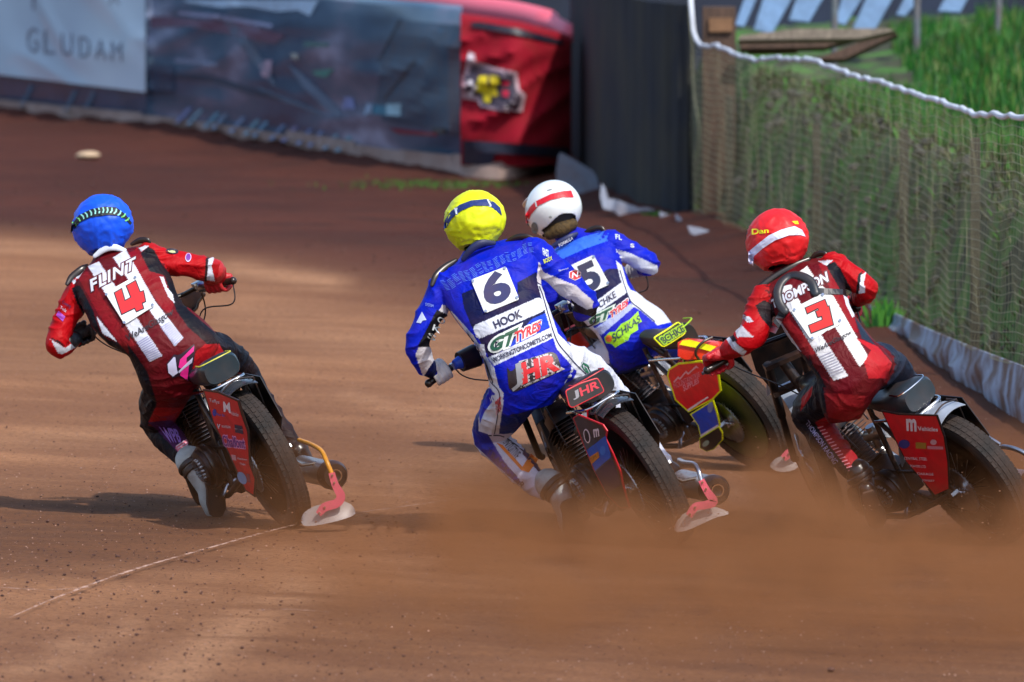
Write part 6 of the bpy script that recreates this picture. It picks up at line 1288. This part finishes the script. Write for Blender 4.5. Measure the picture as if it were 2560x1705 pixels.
glove(r.root, W(1822, 880, D3 + .40), B3['gL'], B3['bL'], GLR, 1.15, W(1840, 868, D3 + .35), 1, .045)
boot(r, (2145, 1180, .36), (2158, 1200, .36), (2164, 1215, .27), (2192, 1300, .40), PLB, SOLE)
boot(r, (2366, 1130, .44), (2376, 1148, .44), (2374, 1168, .36), (2412, 1160, .6), PLB, SOLE, False)
# ---------------------------------------------------------------- dust thrown up by the rear wheels
dm_ = bpy.data.materials.new('dust_cloud'); dm_.use_nodes = True; t = dm_.node_tree; t.nodes.remove(t.nodes['Principled BSDF']); pv = t.nodes.new('ShaderNodeVolumePrincipled')
t.links.new(pv.outputs[0], t.nodes['Material Output'].inputs['Volume']); pv.inputs['Color'].default_value = lin((186, 128, 85)) + (1,); pv.inputs['Anisotropy'].default_value = .1
tc = t.nodes.new('ShaderNodeTexCoord'); n = t.nodes.new('ShaderNodeTexNoise'); n.inputs['Scale'].default_value = 2.6; n.inputs['Detail'].default_value = 5; n.inputs['Roughness'].default_value = .62; t.links.new(tc.outputs['Object'], n.inputs['Vector'])
m1 = t.nodes.new('ShaderNodeMapRange'); m1.inputs[1].default_value = .43; m1.inputs[2].default_value = .62; t.links.new(n.outputs['Fac'], m1.inputs[0])
# density falls off with the plume's own height and edge (generated coordinates of the cloud)
sp = t.nodes.new('ShaderNodeSeparateXYZ'); t.links.new(tc.outputs['Generated'], sp.inputs[0])
def mr(src, a, b, c, d):
    q = t.nodes.new('ShaderNodeMapRange'); q.interpolation_type = 'SMOOTHSTEP'
    for i, v in enumerate((a, b, c, d)): q.inputs[i + 1].default_value = v
    t.links.new(src, q.inputs[0]); return q.outputs[0]
def mul(a, b):
    q = t.nodes.new('ShaderNodeMath'); q.operation = 'MULTIPLY'
    for i, v in enumerate((a, b)):
        if isinstance(v, float): q.inputs[i].default_value = v
        else: t.links.new(v, q.inputs[i])
    return q.outputs[0]
nh = t.nodes.new('ShaderNodeTexNoise'); nh.inputs['Scale'].default_value = .9; nh.inputs['Detail'].default_value = 3; t.links.new(tc.outputs['Object'], nh.inputs['Vector'])
ah = t.nodes.new('ShaderNodeMath'); ah.operation = 'MULTIPLY_ADD'; t.links.new(nh.outputs['Fac'], ah.inputs[0]); ah.inputs[1].default_value = -2.2; ah.inputs[2].default_value = 1.1
az = t.nodes.new('ShaderNodeMath'); az.operation = 'ADD'; t.links.new(ah.outputs[0], az.inputs[0]); t.links.new(sp.outputs['Z'], az.inputs[1])
hz = mr(az.outputs[0], 0., .62, 1., 0.); xl = mr(sp.outputs['X'], .0, .5, 0., 1.); xr = mr(sp.outputs['X'], .97, 1., 1., 0.); yn = mr(sp.outputs['Y'], .05, .8, .04, 1.); yf = mr(sp.outputs['Y'], .84, 1., 1., 0.)
d = mul(mul(mul(m1.outputs[0], hz), mul(xl, xr)), mul(mul(yn, yf), DUST)); t.links.new(d, pv.inputs['Density'])
b = MB(); b.box((.9, 38.4, .36), (5.2, 9.6, .72)); o = b.build('dust', dm_, None, smooth=False); tag(o, 'brown dust cloud hanging low behind the wheels on the right', 'dust', kind='stuff')
pts = []
for cx, cy, n_ in ((1690, 1340, 700), (1900, 1160, 90), (2480, 1340, 700), (730, 1300, 90), (1580, 1250, 400), (2100, 1330, 500)):
    D0 = G(cx, cy).y
    for _ in range(n_):
        pts.append(tuple(W(cx + random.gauss(0, 85), cy + 10 - abs(random.gauss(0, 55)), D0 - random.uniform(-.3, .9))))
pts = [p for p in pts if p[2] > .01]
o = scatter('flying_dirt', pts, .0012, .0065, mat('flying_dirt', (120, 84, 62), .95, var=.3)); tag(o, 'specks of dirt flying up behind the rear wheels', 'dirt')
